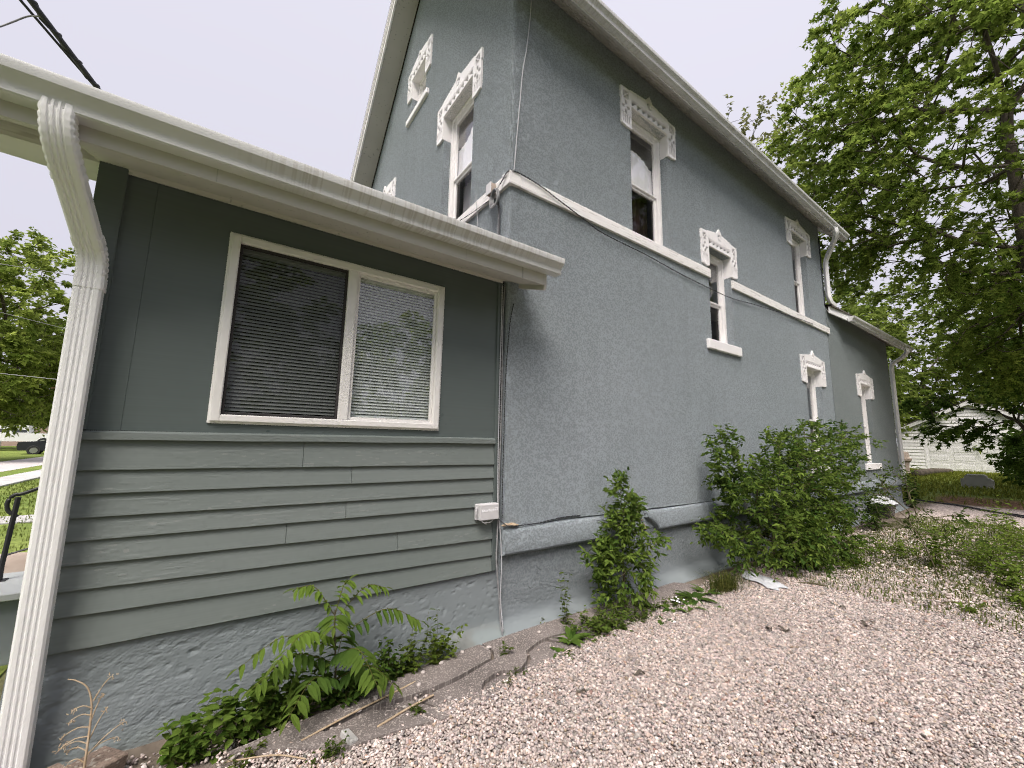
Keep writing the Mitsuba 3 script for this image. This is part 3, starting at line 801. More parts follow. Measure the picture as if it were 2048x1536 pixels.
# front wall boards: their profile steps past the corner
for i in range(19):
    z = 0.53 + i * 0.142
    b = MB().add([(-2.795, 0.048, z), (-2.83, 0.048, z), (-2.80, 0.048, z + 0.155), (-2.795, 5.3, z), (-2.83, 5.3, z), (-2.80, 5.3, z + 0.155), (-2.785, 0.048, z + .155), (-2.785, 5.3, z + .155)], [(0, 3, 4, 1), (1, 4, 5, 2), (2, 5, 7, 6)])
    b.add([(-2.795, 0.048, z), (-2.83, 0.048, z), (-2.80, 0.048, z + 0.155), (-2.785, 0.048, z + .155)], [(0, 1, 2, 3)])
    put('front_clapboard', b, 'm_board', PO)
put('front_wall', MB().box(-2.784, -2.74, 0.09, 5.3, 0.4, 3.3), 'm_interior', PO)
put('room', MB().box(-2.73, -0.01, 1.6, 1.65, 0.4, 3.3).box(-2.73, -0.01, 0.12, 1.6, 0.4, 0.5).box(-2.73, -0.01, 0.12, 1.6, 3.28, 3.33), 'm_interior', PO)
# foundation of the porch
put('foundation', base_wall(-2.87, 0.01, 330, 0.545, 75, lambda X, Z: PY + 0.004 - 0.045 * ss(0.5, 0.0, Z) + foot(X, Z) * ss(-2.2, -1.0, X), 0.013, 11), 'm_plaster', PO, label='lumpy plastered foundation under the clapboards', smooth=True)
put('foundation', MB().box(-2.87, -0.01, 0.09, 5.3, -0.1, 0.5), 'm_plaster', PO)

# sliding window
SW = 'house__sliding_window'
tag(SW, 'wide white sliding window with closed blinds in the porch wall')


def frame_ring(b, x0, x1, z0, z1, t, y0, y1, c=0.004, tb=None):
    tb = tb or t
    b.box(x0, x0 + t, y0, y1, z0, z1, c); b.box(x1 - t, x1, y0, y1, z0, z1, c)
    b.box(x0 + t, x1 - t, y0, y1, z1 - t, z1, c); b.box(x0 + t, x1 - t, y0, y1, z0, z0 + tb, c)


b = MB(); frame_ring(b, WX0, WX1, WZ0, WZ1, 0.052, PY - 0.032, PY + 0.04, 0.006, 0.045)
frame_ring(b, WX0 - 0.012, WX1 + 0.012, WZ0 - 0.012, WZ1 + 0.012, 0.02, PY - 0.014, PY - 0.002, 0.003)
put('frame', b, 'm_vinyl', SW, smooth=30)
xm = -1.425
b = MB(); b.box(xm - 0.034, xm + 0.034, PY - 0.026, PY + 0.02, WZ0 + 0.046, WZ1 - 0.053, 0.004)
put('meeting_rail', b, 'm_vinyl', SW, smooth=30)
b = MB(); frame_ring(b, WX0 + .053, xm - .035, WZ0 + .046, WZ1 - .053, 0.016, PY - .006, PY + .02, 0.002)
put('screen_frame', b, 'm_screen', SW, smooth=30)
b = MB(); frame_ring(b, xm + .035, WX1 - .053, WZ0 + .046, WZ1 - .053, 0.024, PY - .002, PY + .02, 0.003)
put('sash', b, 'm_vinyl', SW, smooth=30)
gl = lambda x0, x1, y, z0, z1: MB().add([(x0, y, z0), (x1, y, z0), (x1, y, z1), (x0, y, z1)], [(0, 1, 2, 3)])
put('pane', gl(WX0 + .06, xm - .04, PY + .006, WZ0 + .05, WZ1 - .06), 'm_glass_screened', SW, label='left pane behind a dark insect screen')
put('pane', gl(xm + .04, WX1 - .06, PY + .008, WZ0 + .05, WZ1 - .06), 'm_glass', SW, label='clear right pane reflecting sky and trees')
for (xa, xb, nb) in ((WX0 + .05, xm - .012, 0), (xm + .012, WX1 - .05, 1)):
    z = WZ0 + 0.075
    while z < WZ1 - 0.09:
        dz, dy = 0.0205, 0.0125
        sag = 0.0008 * rng.normal()
        P = np.array([[(x, PY + 0.052 + dy * s + 0.0025 * (1 - (2 * s - 1) ** 2), z + dz * s + sag * (x - xa)) for s in (0, .5, 1)] for x in (xa, xb)])
        P2 = P + np.array([0, 0.0012, 0.0])
        b = MB().grid(P).grid(P2[::-1])
        put('slat', b, 'm_blind', SW, smooth=True)
        z += 0.0242
    put('blind_rail', MB().box(xa, xb, PY + .045, PY + .08, WZ1 - .085, WZ1 - .05, .003).box(xa, xb, PY + .05, PY + .07, WZ0 + .046, WZ0 + .066, .003), 'm_blind', SW)

# porch eave
PX0, PX1 = -4.6, 0.105
b = MB().man(prism_x(ccw([(0.058, 3.215), (-0.415, 3.052), (-0.415, 3.068), (0.058, 3.235)]), -2.868, 0.0 - 0.002))
b.man(prism_x(ccw([(-0.035, 3.184), (-0.415, 3.052), (-0.415, 3.068), (-0.035, 3.204)]), -0.001, PX1))
b.man(prism_x(ccw([(-0.34, 3.078), (-0.415, 3.052), (-0.415, 3.068), (-0.34, 3.094)]), PX0, -2.8685))
put('soffit', b, 'm_soffit', PO, label='beige sloping soffit of the porch eave')
put('roof_deck', MB().man(prism_x(ccw([(0.24, 3.352), (-0.414, 3.126), (-0.414, 3.146), (0.24, 3.372)]), PX0, -2.8685)), 'm_soffit_bare', PO, label='bare boards under the roof left of the porch corner')
put('fascia', MB().man(prism_x(ccw([(-0.416, 3.05), (-0.43, 3.05), (-0.43, 3.25), (-0.416, 3.25)]), PX0, PX1)), 'm_soffit', PO)
b = MB().man(prism_x(ccw([(-0.03, 3.14), (-0.41, 3.01), (-0.428, 3.045), (-0.428, 3.2), (-0.03, 3.3)]), PX1 - .001, PX1 + .022))
put('end_board', b, 'm_soffit', PO, label='beige return board closing the right end of the porch eave')
b = MB().man(prism_x(ccw([(0.05, 3.18), (0.038, 3.18), (0.02, 3.212), (0.05, 3.214)]), -2.735, -0.04))
put('frieze', b, 'm_soffit', PO)
b = MB().add([(-2.87, -0.44, 3.27), (PX1 + .02, -0.44, 3.27), (PX1 + .02, -0.03, 3.42), (-0.03, 0.0, 3.43), (-0.03, 2.8, 4.2), (-2.87, 2.8, 4.2), (-0.03, 5.9, 3.25), (-2.87, 5.9, 3.25)],
             [(0, 1, 2), (0, 2, 3), (0, 3, 4), (0, 4, 5), (5, 4, 6), (5, 6, 7)])
b.add([(PX0, -0.44, 3.27), (-2.87, -0.44, 3.27), (-2.87, .3, 3.46), (PX0, .3, 3.46)], [(0, 1, 2, 3)])
b.add([(PX0, -0.44, 3.245), (PX1 + .02, -0.44, 3.245), (PX1 + .02, -0.44, 3.27), (PX0, -0.44, 3.27)], [(0, 1, 2, 3)])
put('roof', b, 'm_shingle', PO, label='low shingled porch roof')
# header beam of the open entrance; its underside widens towards the wall
b = MB()
xl, xr = PX0, -2.862
q = [(xl, 0.06, 3.205), (xr, 0.06, 3.205), (xr, 0.06, 3.288), (xl, 0.06, 3.288), (xl, 0.12, 3.195), (xr, 0.235, 3.165), (xr, 0.235, 3.345), (xl, 0.12, 3.305)]
b.add(q, [(0, 1, 2, 3), (4, 5, 1, 0), (5, 4, 7, 6), (1, 5, 6, 2), (4, 0, 3, 7)])
put('header_beam', b, 'm_wood_white', PO, label='weathered white header beam left of the corner')
put('post', MB().box(-4.58, -4.46, 0.1, 0.22, 0.1, 3.2, 0.006), 'm_wood_white', PO)
k = gutter((PX0, -0.431, 3.112), (0.225, -0.431, 3.152), 1.08, name='porch__gutter', label='white gutter with dark drip stains along the porch eave')



# ------------------------------------------------------------------ cables and boxes
def cable(name, pts, r, mb, label, n=40, sides=6, group=None, cat='cable', smooth=True):
    return put(name, MB().tube(curve(pts, n), r, sides), mb, None, label, cat, group, smooth=smooth)


# telephone box on the clapboards
UB = 'utility_box'
tag(UB, 'small pale grey telephone box screwed to the clapboards beside the corner', 'utility box')
put('base', MB().box(-0.282, -0.068, 0.004, 0.035, 0.966, 1.10, .004), 'm_box_grey', UB, smooth=30)
put('cover', MB().box(-0.266, -0.07, -0.036, 0.003, 0.965, 1.100, .006), 'm_box_grey', UB, smooth=30)
put('hasp', MB().tube(curve([(-.282, -.008, 1.075), (-.294, -.014, 1.05), (-.292, -.016, 1.02), (-.282, -.008, 1.005)], 12), .007, 6), 'm_box_grey', UB, smooth=True)
tm = text_mesh('Ameritech', 0.020, 0.002, bold=True)
tv, tf, _ = meshkit.arrays(tm)
tv = np.asarray(tv); sc = 0.128 / (np.ptp(tv[:, 0])); tv = tv - tv.min(0)
tv = np.stack([-0.248 + tv[:, 0] * sc, -0.0362 - tv[:, 2] * 0.8, 1.036 + tv[:, 1] * 1.0], 1)
b = MB().add(tv, tf)
put('lettering', b, 'm_letter', UB)
sw = curve([(-.122, -.0368, 1.046), (-.108, -.0368, 1.064), (-.094, -.0368, 1.066), (-.088, -.0368, 1.052), (-.094, -.0368, 1.04)], 16)
s = trimesh.creation.icosphere(1, 0.007)
put('emblem', MB().tube(sw, np.linspace(.0015, .004, 16), 5).add(s.vertices * [1, .3, 1] + [-.105, -.037, 1.049], s.faces), 'm_letter', UB)
cable('telephone_wire', [(-.25, -.02, .965), (-.22, -.03, .945), (-.19, -.02, .93), (-.205, -.035, .95), (-.16, -.02, .94), (-.1, -.01, .965), (-.06, -.005, .97)], .0035, 'm_wire_pale', 'loose looped pale wires hanging below the telephone box', 50)

# junction box and coil at the corner of the belt course
JB = 'cable_junction_box'
tag(JB, 'small weathered grey junction box on the belt course at the house corner', 'junction box')
put('case', MB().box(-.10, -.037, .21, .30, 4.215, 4.335, .006), 'm_clay', JB, smooth=30)
put('lid', MB().box(-.108, -.1005, .205, .305, 4.21, 4.34, .003), 'm_box_grey', JB, smooth=30)
b = MB()
for k in range(7):
    r0 = 0.075 + 0.010 * k * (0.6 + 0.3 * math.sin(k * 2.1)) * 0.6
    a = np.linspace(0, 2 * math.pi, 40)
    pts = np.stack([-.062 - .006 * k + .004 * np.sin(a * 2 + k), .165 + .05 * 0 + r0 * 0.75 * np.cos(a + k), 4.155 + r0 * 1.05 * np.sin(a + k) - .012 * k * .5], 1)
    b.tube(pts, .0065, 6, False)
put('cable_coil', b, 'm_cable_grey', None, 'coil of grey and black cable hanging from the belt course at the corner', 'cable coil', smooth=True)
cable('drop_cable', [(-.06, .13, 4.1), (-.035, .14, 4.0), (-.025, .15, 3.8), (-.025, .14, 3.5), (-.025, .13, 3.3)], .009, 'm_cable_dark', 'dark cable dropping from the coil behind the porch roof')
cable('drop_cable', [(-.06, .15, 4.1), (-.03, .165, 4.0), (-.02, .18, 3.8), (-.02, .165, 3.5), (-.02, .15, 3.3)], .007, 'm_cable_grey', 'grey cable running down beside the dark drop cable')
cable('corner_wire', [(.225, -.012, 6.75), (.22, -.012, 6.5), (.20, -.012, 6.25), (.165, -.012, 5.9), (.12, -.012, 5.6), (.09, -.012, 5.2), (.06, -.012, 4.8), (.035, -.014, 4.45), (.0, -.045, 4.36), (-.05, .06, 4.3), (-.07, .15, 4.22)], .0055, 'm_wire_pale', 'thin pale wire running up the wall beside the front corner to the eave', 60)
cable('belt_wire', [(-.06, .1, 4.26), (-.045, -.01, 4.345), (.05, -.045, 4.36), (.34, -.046, 4.335), (.60, -.048, 4.275), (1.0, -.044, 4.19), (1.35, -.03, 4.135), (2.2, -.022, 4.115), (3.0, -.018, 4.065), (3.8, -.02, 4.04), (4.15, -.025, 4.03), (4.6, -.02, 4.05), (5.2, -.03, 4.1), (6.2, -.044, 4.16), (7.2, -.046, 4.22), (7.9, -.045, 4.25)], .0062, 'm_cable_dark', 'thin dark cable sagging along the white belt course of the long wall', 120)
cable('belt_wire', [(-.05, 1.35, 4.30), (-.05, 1.1, 4.29), (-.05, .7, 4.235), (-.05, .3, 4.2), (-.055, .2, 4.2)], .004, 'm_cable_dark', 'thin dark wire crossing the gable belt course', 30)
cable('belt_wire', [(-.048, .62, 4.42), (-.045, .60, 4.25), (-.03, .59, 4.05), (-.02, .6, 3.7)], .004, 'm_wire_pale', 'pale wire hanging from the gable belt course to the porch roof', 20)
cable('corner_cable', [(-.02, .03, 3.15), (-.035, .03, 2.8), (-.03, .028, 2.3), (-.028, .03, 1.75), (-.04, .02, 1.4), (-.042, .02, 1.0), (-.06, .0, .8), (-.075, -.02, .6), (-.05, -.03, .35), (-.04, -.05, .12), (-.035, -.08, .02)], .007, 'm_cable_grey', 'grey cable running down the inside corner between porch and stucco wall', 80)
cable('corner_cable', [(-.05, .028, 3.15), (-.052, .03, 2.4), (-.052, .03, 1.7), (-.05, .02, 1.1), (-.035, .0, .9), (-.02, -.02, .6), (-.03, -.03, .3), (-.03, -.08, .05)], .005, 'm_wire_pale', 'pale thin cable in the inside corner ending in the ground', 80)
cable('corner_cable', [(.06, -.012, 2.98), (.02, -.012, 2.75), (-.005, .0, 2.3), (-.012, .0, 1.8), (-.015, .0, 1.3), (-.02, -.01, .95)], .004, 'm_cable_dark', 'thin dark wire hanging from the porch eave along the stucco corner', 60)
cable('ground_wire', [(-.06, .0, .965), (-.03, -.04, .93), (.0, -.075, .905), (.05, -.06, .90), (.18, -.03, .884), (.4, -.028, .885), (.55, -.028, .90), (.75, -.024, .91), (.95, -.022, .905)], .005, 'm_cable_dark', 'dark wire lying along the top of the stucco band', 50)
b = MB()
for k in range(9):
    s = trimesh.creation.icosphere(2, .02)
    v = s.vertices * rng.uniform(.6, 1.3, 3) * [1.5, .8, .5] + np.array([-.005 + .016 * k, -.03 + .004 * rng.normal(), .912 - .002 * k + .004 * rng.normal()])
    b.add(v, s.faces)
put('sealant_blob', b, 'm_dry', None, 'yellowish blob of sealant on the band at the corner', 'sealant', smooth=True)

# overhead service cables and loose wire over the porch
def line(a, c, sag, n=30):
    t = np.linspace(0, 1, n)[:, None]
    p = np.array(a) * (1 - t) + np.array(c) * t
    p[:, 2] -= sag * 4 * (t * (1 - t))[:, 0]
    return p


d1 = np.array([0.25, 0.90, 0.0])
A = np.array([-3.69, 1.34, 5.0]); B = np.array([-3.44, 2.24, 5.0])
dv = (B - A)
b = MB().tube(np.array([A + dv * t for t in np.linspace(-6, 14, 40)]), .022, 8)
tw = np.linspace(-6, 14, 400)
hx = np.stack([A[0] + dv[0] * tw + .025 * np.cos(tw * 22), A[1] + dv[1] * tw, A[2] + .025 * np.sin(tw * 22)], 1)
b.tube(hx, .010, 5)
put('service_cable', b, 'm_cable_dark', None, 'thick dark twisted service cable passing above the porch roof', 'cable', smooth=True)
b = MB().tube(np.array([A + dv * t + np.array([-.10, .0, .02]) * max(0, 1.0 - (t + .0) * .9) for t in np.linspace(-6, 10, 60)]), .011, 6)
put('service_cable', b, 'm_cable_dark', None, 'thinner dark cable left of the thick service cable', 'cable', smooth=True)
cable('loose_wire', [(-3.66, 1.45, 4.98), (-3.74, 1.5, 4.97), (-3.83, 1.52, 4.86), (-3.9, 1.5, 4.74), (-3.98, 1.5, 4.68), (-4.1, 1.52, 4.66), (-4.18, 1.5, 4.58)], .006, 'm_cable_grey', 'thin curly grey wire hanging off the service cable', 40)
cable('power_line', line((-40, 22, 8.6), (6, 26, 10.2), .5), .016, 'm_cable_grey', 'upper thin power line crossing in front of the left tree', 40)
cable('power_line', line((-40, 22, 6.0), (6, 26, 3.6), .3), .014, 'm_wire_pale', 'lower pale power line crossing in front of the left tree', 40)
cable('power_line', line((-40, 17, 12), (6, 27, 4.2), .3), .012, 'm_cable_grey', 'slanting thin power line between the other two', 40)

# ------------------------------------------------------------------ apron, stones, litter
def apron():
    poly = sg.Polygon([(-1.95, -.34), (-1.6, -.30), (-1.2, -.24), (-.7, -.13), (-.2, -.11), (.5, -.10), (1.6, -.10), (2.4, -.12), (2.6, -.3), (2.3, -.44), (1.5, -.52), (.9, -.60), (.5, -.55), (.05, -.66), (-.35, -.66), (-.62, -.72), (-.9, -.74), (-1.2, -.68), (-1.45, -.66), (-1.7, -.48)]).buffer(.03).buffer(-.03)
    cracks = [[(-1.5, -.46), (-1.22, -.42), (-.95, -.45), (-.6, -.42), (-.32, -.36), (-.05, -.40), (.22, -.33), (.5, -.36)], [(-.62, -.73), (-.52, -.58), (-.36, -.54), (-.24, -.60), (-.1, -.52), (-.02, -.40)], [(-1.22, -.43), (-1.05, -.55), (-.95, -.73)],
              [(-1.0, -.45), (-.92, -.58), (-.84, -.75)], [(.22, -.33), (.3, -.42), (.5, -.45), (.62, -.56)], [(.5, -.36), (.9, -.38), (1.3, -.30)], [(-.32, -.36), (-.25, -.24), (-.28, -.1)]]
    cut = []
    for c in cracks:
        p = curve([(x, y, 0) for x, y in c], 40)[:, :2]
        p += .012 * np.stack([nz(np.c_[p, 0 * p[:, :1]], 9, 3), nz(np.c_[p, 0 * p[:, :1]], 9, 5)], 1)
        cut.append(sg.LineString(p).buffer(.010 + .006 * rng.random()))
    from shapely.ops import unary_union
    rest = poly.difference(unary_union(cut))
    return [g for g in rest.geoms if g.area > .003]


for g in apron():
    m = m3.Manifold.extrude(CS([np.array(g.exterior.coords)[:-1]] + [np.array(i.coords)[:-1] for i in g.interiors], m3.FillRule.EvenOdd), .05).refine_to_length(.04)
    q = m.to_mesh(); v = q.vert_properties[:, :3].astype(float)
    c = v.mean(0)
    tilt = rng.normal(0, .022, 2)
    v[:, 2] += -.034 + (v[:, 0] - c[0]) * tilt[0] + (v[:, 1] - c[1]) * tilt[1] + .005 * nz(v * [1, 1, 0], 3, 77) + rng.uniform(-.007, .008)
    put('slab', MB().add(v, q.tri_verts), 'm_apron', 'cracked_pavement')
tag('cracked_pavement', 'cracked brown grey asphalt strip along the foot of the house', kind='structure')


def rock(c, size, seed, mb, name, label, cat, rot=0, sub=3, rough=.12, boxy=.0, group=None):
    s = trimesh.creation.icosphere(sub, 1.0)
    v = s.vertices.copy()
    if boxy:
        v = np.sign(v) * np.abs(v) ** (1 - boxy)
    v *= 1 + rough * nz(v + seed, 1.3, seed)[:, None]
    v = v * np.array(size) / 2
    cr, sr = math.cos(rot), math.sin(rot)
    v = np.stack([v[:, 0] * cr - v[:, 1] * sr, v[:, 0] * sr + v[:, 1] * cr, v[:, 2]], 1) + np.array(c)
    return put(name, MB().add(v, s.faces), mb, None, label, cat, group, smooth=40)


def block(c, size, rz, tilt, mb, name, label, cat):
    b = MB().box(-size[0] / 2, size[0] / 2, -size[1] / 2, size[1] / 2, -size[2] / 2, size[2] / 2, .006)
    m = b.mesh().subdivide_to_size(.02)
    v = np.asarray(m.vertices); v = v + .003 * np.stack([nz(v, 18, 3), nz(v, 18, 4), nz(v, 18, 5)], 1)
    R = trimesh.transformations.euler_matrix(tilt[0], tilt[1], rz)[:3, :3]
    return put(name, MB().add(v @ R.T + np.array(c), m.faces), mb, None, label, cat, smooth=35)


block((-2.49, -.20, .035), (.22, .16, .12), .75, (.05, .1), 'm_brown_block', 'paver', 'brown broken paver with a raised corner under the dry weed', 'paver')
block((-2.66, -.16, .02), (.18, .14, .11), .55, (0, .1), 'm_brown_block', 'paver', 'brown broken paver beside the foot of the downspout', 'paver')
block((-1.405, -.60, .025), (.05, .11, .035), .3, (.1, .25), 'm_concrete', 'stone_chip', 'flat grey stone chip standing on the gravel by the asphalt strip', 'stone')


def plastic_bag():
    n, mth = 46, 26
    a, r = np.linspace(0, 2 * math.pi, n), np.linspace(0, 1, mth)
    A_, R_ = np.meshgrid(a, r, indexing='ij')
    X = R_ * np.cos(A_) * .32 * (1 + .16 * np.sin(3 * A_ + 1) + .09 * np.sin(7 * A_)); Y = R_ * np.sin(A_) * .15 * (1 + .22 * np.sin(2 * A_) + .14 * np.sin(5 * A_ + 2))
    P = np.stack([X, Y, 0 * X], -1)
    q = P.reshape(-1, 3)
    z = .022 + .035 * (1 - R_ ** 2) + (.045 * nz(q * [1.0, 2.2, 1], 9, 15, 3)).reshape(R_.shape) * (1 - .5 * R_)
    P[..., 2] = np.maximum(z, .006)
    c, s = math.cos(.99), math.sin(.99)
    P = np.stack([P[..., 0] * c - P[..., 1] * s + 3.38, P[..., 0] * s + P[..., 1] * c - .68, P[..., 2]], -1)
    return MB().grid(P)


put('plastic_bag', plastic_bag(), 'm_plastic_bag', None, 'flattened white plastic bag lying on the gravel', 'plastic bag', smooth=True)


def stick(pts, r, label, mb='m_twig', cat='stick', name='stick'):
    return put(name, MB().tube(curve(pts, 12), r, 5), mb, None, label, cat, smooth=True)


stick([(3.70, -.94, .02), (3.80, -1.05, .03), (3.86, -1.18, .022)], .011, 'short dark stick lying on the gravel beyond the plastic bag')
stick([(-1.62, -.47, .02), (-1.35, -.42, .035), (-1.1, -.36, .03), (-.9, -.30, .02)], .006, 'long thin dry stem lying along the edge of the asphalt strip', 'm_dry')
stick([(-1.25, -.60, .025), (-1.05, -.55, .03), (-.86, -.50, .02)], .007, 'pale dry stick lying across the cracked asphalt', 'm_dry')
stick([(-1.95, -.42, .02), (-1.75, -.52, .03), (-1.62, -.62, .02)], .004, 'dry brown stem among the gravel near the bottom of the photo', 'm_dry')
stick([(4.30, -2.05, .02), (4.45, -2.12, .025), (4.52, -2.2, .02)], .010, 'dark twig on the gravel near the right edge')
LITTER = [(2.02, -1.30, .05), (2.12, -1.38, .045), (2.9, -1.75, .04), (2.3, -1.72, .035), (3.2, -1.5, .04), (4.0, -2.0, .04), (.45, -1.1, .04), (1.2, -2.2, .04), (-.05, -1.02, .035), (3.5, -1.25, .03)]
ORD = ['nearest', 'second nearest', 'third nearest', 'fourth nearest', 'fifth nearest', 'sixth nearest', 'seventh nearest', 'eighth nearest', 'ninth nearest', 'farthest']
LITTER.sort(key=lambda t: math.hypot(t[0] - CAM[0], t[1] - CAM[1]))
for i, (x, y, s_) in enumerate(LITTER):
    a = rng.uniform(0, 6.3)
    P = np.array([[(u * s_, v * s_ * .45 * (1 - u * u), .028 + .012 * math.sin(3 * u + i) + .3 * s_ * v * v) for v in (-1, 0, 1)] for u in np.linspace(-1, 1, 7)])
    P = np.stack([P[..., 0] * math.cos(a) - P[..., 1] * math.sin(a) + x, P[..., 0] * math.sin(a) + P[..., 1] * math.cos(a) + y, P[..., 2]], -1)
    put('dead_leaf', MB().grid(P), 'm_clay' if i % 3 == 2 else 'm_bark', None, 'small dead brown leaf lying on the gravel, ' + ORD[i] + ' of ten to the viewer', 'leaf', 'dead leaves on the gravel', smooth=True)

# dry weed in the bottom left corner
DW = 'dry_weed'
tag(DW, 'dead straw coloured weed standing against the foundation by the downspout', 'dry weed')
w0 = np.array([-2.50, -.24, .05])
stem = [w0, w0 + (0, .0, .12), w0 + (-.005, .02, .24), w0 + (-.012, .02, .33), w0 + (-.035, .02, .40), w0 + (-.075, .02, .44), w0 + (-.105, .02, .455)]
put('stem', MB().tube(curve(stem, 30), np.linspace(.006, .0018, 30), 5), 'm_dry', DW, smooth=True)
for k, (z, dx, dz) in enumerate([(.33, .055, .10), (.30, -.06, .02), (.27, -.065, -.0), (.23, .03, .12), (.22, -.08, -.01), (.18, -.085, -.015), (.15, -.07, .01), (.14, .05, .14), (.12, -.06, .01), (.10, .10, .03), (.09, .12, .10), (.07, -.05, .02)]):
    p = w0 + np.array([-.006, .018, z])
    e = p + np.array([dx, rng.uniform(-.02, .03), dz])
    m_ = (p + e) / 2 + np.array([0, 0, .014])
    b = MB().tube(curve([p, m_, e, e + (dx * .12, 0, -.015)], 10), np.linspace(.0028, .0014, 10), 4)
    for j in range(7):
        q = e + rng.normal(0, .009, 3); b.tube([q, q + rng.normal(0, .006, 3)], .0018, 3)
    put('twig', b, 'm_dry', DW)

# ------------------------------------------------------------------ pebbles
vis = sg.Polygon([(-2.9, -.10), (-2.05, -.10), (-1.5, -.30), (-.6, -.45), (.2, -.40), (2.6, -.28), (5.2, -.25), (9.4, -.15), (9.4, -2.9), (4.3, -3.15), (1.6, -3.15), (-.4, -1.85), (-2.0, -.95), (-2.75, -.75)])
ap_union = sg.Polygon([(-1.75, -.36), (-1.2, -.26), (-.2, -.13), (1.6, -.12), (1.5, -.44), (.7, -.52), (.0, -.58), (-.6, -.62), (-1.2, -.56), (-1.5, -.48)])


def pebbles():
    from shapely import contains_xy
    out = MB()
    ico1, ico0 = trimesh.creation.icosphere(1, 1.0), trimesh.creation.icosphere(1, 1.0)
    a6 = np.arange(6) * math.pi / 3
    oct_ = trimesh.Trimesh(np.vstack([np.stack([np.cos(a6), np.sin(a6), .25 * (-1.0) ** np.arange(6)], 1), [(0, 0, .95), (0, 0, -.95)]]), [(k, (k + 1) % 6, 6) for k in range(6)] + [((k + 1) % 6, k, 7) for k in range(6)], process=False)
    for lod, (xa, xb, sp, base, szm) in enumerate(((-2.9, 2.4, .0112, oct_, .0084), (2.4, 4.2, .0138, oct_, .0100), (4.2, 9.4, .0225, oct_, .0160))):
        gx, gy = np.meshgrid(np.arange(xa, xb, sp), np.arange(-3.2, -.05, sp), indexing='ij')
        p = np.stack([gx.ravel(), gy.ravel()], 1) + rng.uniform(-.5, .5, (gx.size, 2)) * sp * 1.1
        keep = contains_xy(vis, p[:, 0], p[:, 1])
        on = contains_xy(ap_union, p[:, 0], p[:, 1])
        q = np.c_[p, 0 * p[:, 0]]
        keep &= ~(on & (rng.random(len(p)) > .05))
        soil = ss(.02, .25, nz(q, 1.2, 61, 3) - .75 + .75 * ss(4.6, 6.0, p[:, 0]))
        keep &= rng.random(len(p)) > soil * .75
        edge = ss(-.48, -.30, p[:, 1]) * (p[:, 0] > 1.0) + ss(-1.55, -1.8, p[:, 0]) * ss(-.62, -.42, p[:, 1])
        keep &= rng.random(len(p)) > edge * .85
        p = p[keep]
        n = len(p)
        size = szm * np.exp(rng.normal(0, .22, n))
        big = rng.random(n) < .03
        size[big] *= 1.35
        dims = size[:, None] * np.stack([rng.uniform(.95, 1.5, n), rng.uniform(.7, 1.05, n), rng.uniform(.5, .85, n)], 1)
        Q = trimesh.transformations.random_rotation_matrix
        ang = rng.uniform(0, 2 * np.pi, n); tl = rng.normal(0, .38, (n, 2))
        ca, sa = np.cos(ang), np.sin(ang)
        Rz = np.zeros((n, 3, 3)); Rz[:, 0, 0], Rz[:, 0, 1], Rz[:, 1, 0], Rz[:, 1, 1], Rz[:, 2, 2] = ca, -sa, sa, ca, 1
        cx, sx, cy, sy = np.cos(tl[:, 0]), np.sin(tl[:, 0]), np.cos(tl[:, 1]), np.sin(tl[:, 1])
        Rx = np.zeros((n, 3, 3)); Rx[:, 0, 0] = 1; Rx[:, 1, 1], Rx[:, 1, 2], Rx[:, 2, 1], Rx[:, 2, 2] = cx, -sx, sx, cx
        Ry = np.zeros((n, 3, 3)); Ry[:, 1, 1] = 1; Ry[:, 0, 0], Ry[:, 0, 2], Ry[:, 2, 0], Ry[:, 2, 2] = cy, sy, -sy, cy
        R = Rx @ Ry @ Rz
        R = np.einsum('nij,nj->nij', np.einsum('nij->nij', Rx @ Ry), np.ones((n, 3))) @ Rz
        nv = len(base.vertices)
        shapes = []
        for k in range(10):
            v = base.vertices * (1 + .20 * nz(base.vertices + 7 * k, 1.1, 100 + k)[:, None])
            shapes.append(np.sign(v) * np.abs(v) ** .92)
        shapes = np.array(shapes)
        which = rng.integers(0, 10, n)
        V = np.einsum('nij,nkj->nki', R, shapes[which] * dims[:, None, :])
        z = rng.uniform(-.008, .009, n) + dims[:, 2] * .4
        lift = .012 * np.maximum(0, nz(np.c_[p, 0 * p[:, 0]], 1.4, 62, 3))
        V += np.c_[p, z + lift][:, None, :]
        col = np.array([(.68, .59, .56), (.76, .69, .66), (.62, .54, .51), (.57, .52, .50), (.45, .42, .41), (.64, .52, .46), (.60, .48, .38), (.26, .245, .24), (.42, .28, .235)])
        pr = np.array([.29, .22, .18, .12, .07, .06, .025, .025, .008])
        ci = rng.choice(len(col), n, p=pr / pr.sum())
        C = np.clip(col[ci] * np.array([1.0, .965, .945]) * np.exp(rng.normal(-.22, .24, (n, 1)) - .09 * np.maximum(0, nz(np.c_[p, 0 * p[:, :1]], .9, 64, 3))[:, None] * 2) + rng.normal(0, .006, (n, 3)), .03, .9)
        f = (base.faces[None] + (np.arange(n) * nv)[:, None, None]).reshape(-1, 3)
        out.add(V.reshape(-1, 3), f); out.c.append(np.repeat(C, nv, 0))
    return out


put('gravel', pebbles(), 'm_pebble', None, 'bed of rounded pinkish white pebbles beside the house', 'gravel', None, 'stuff', smooth=True)
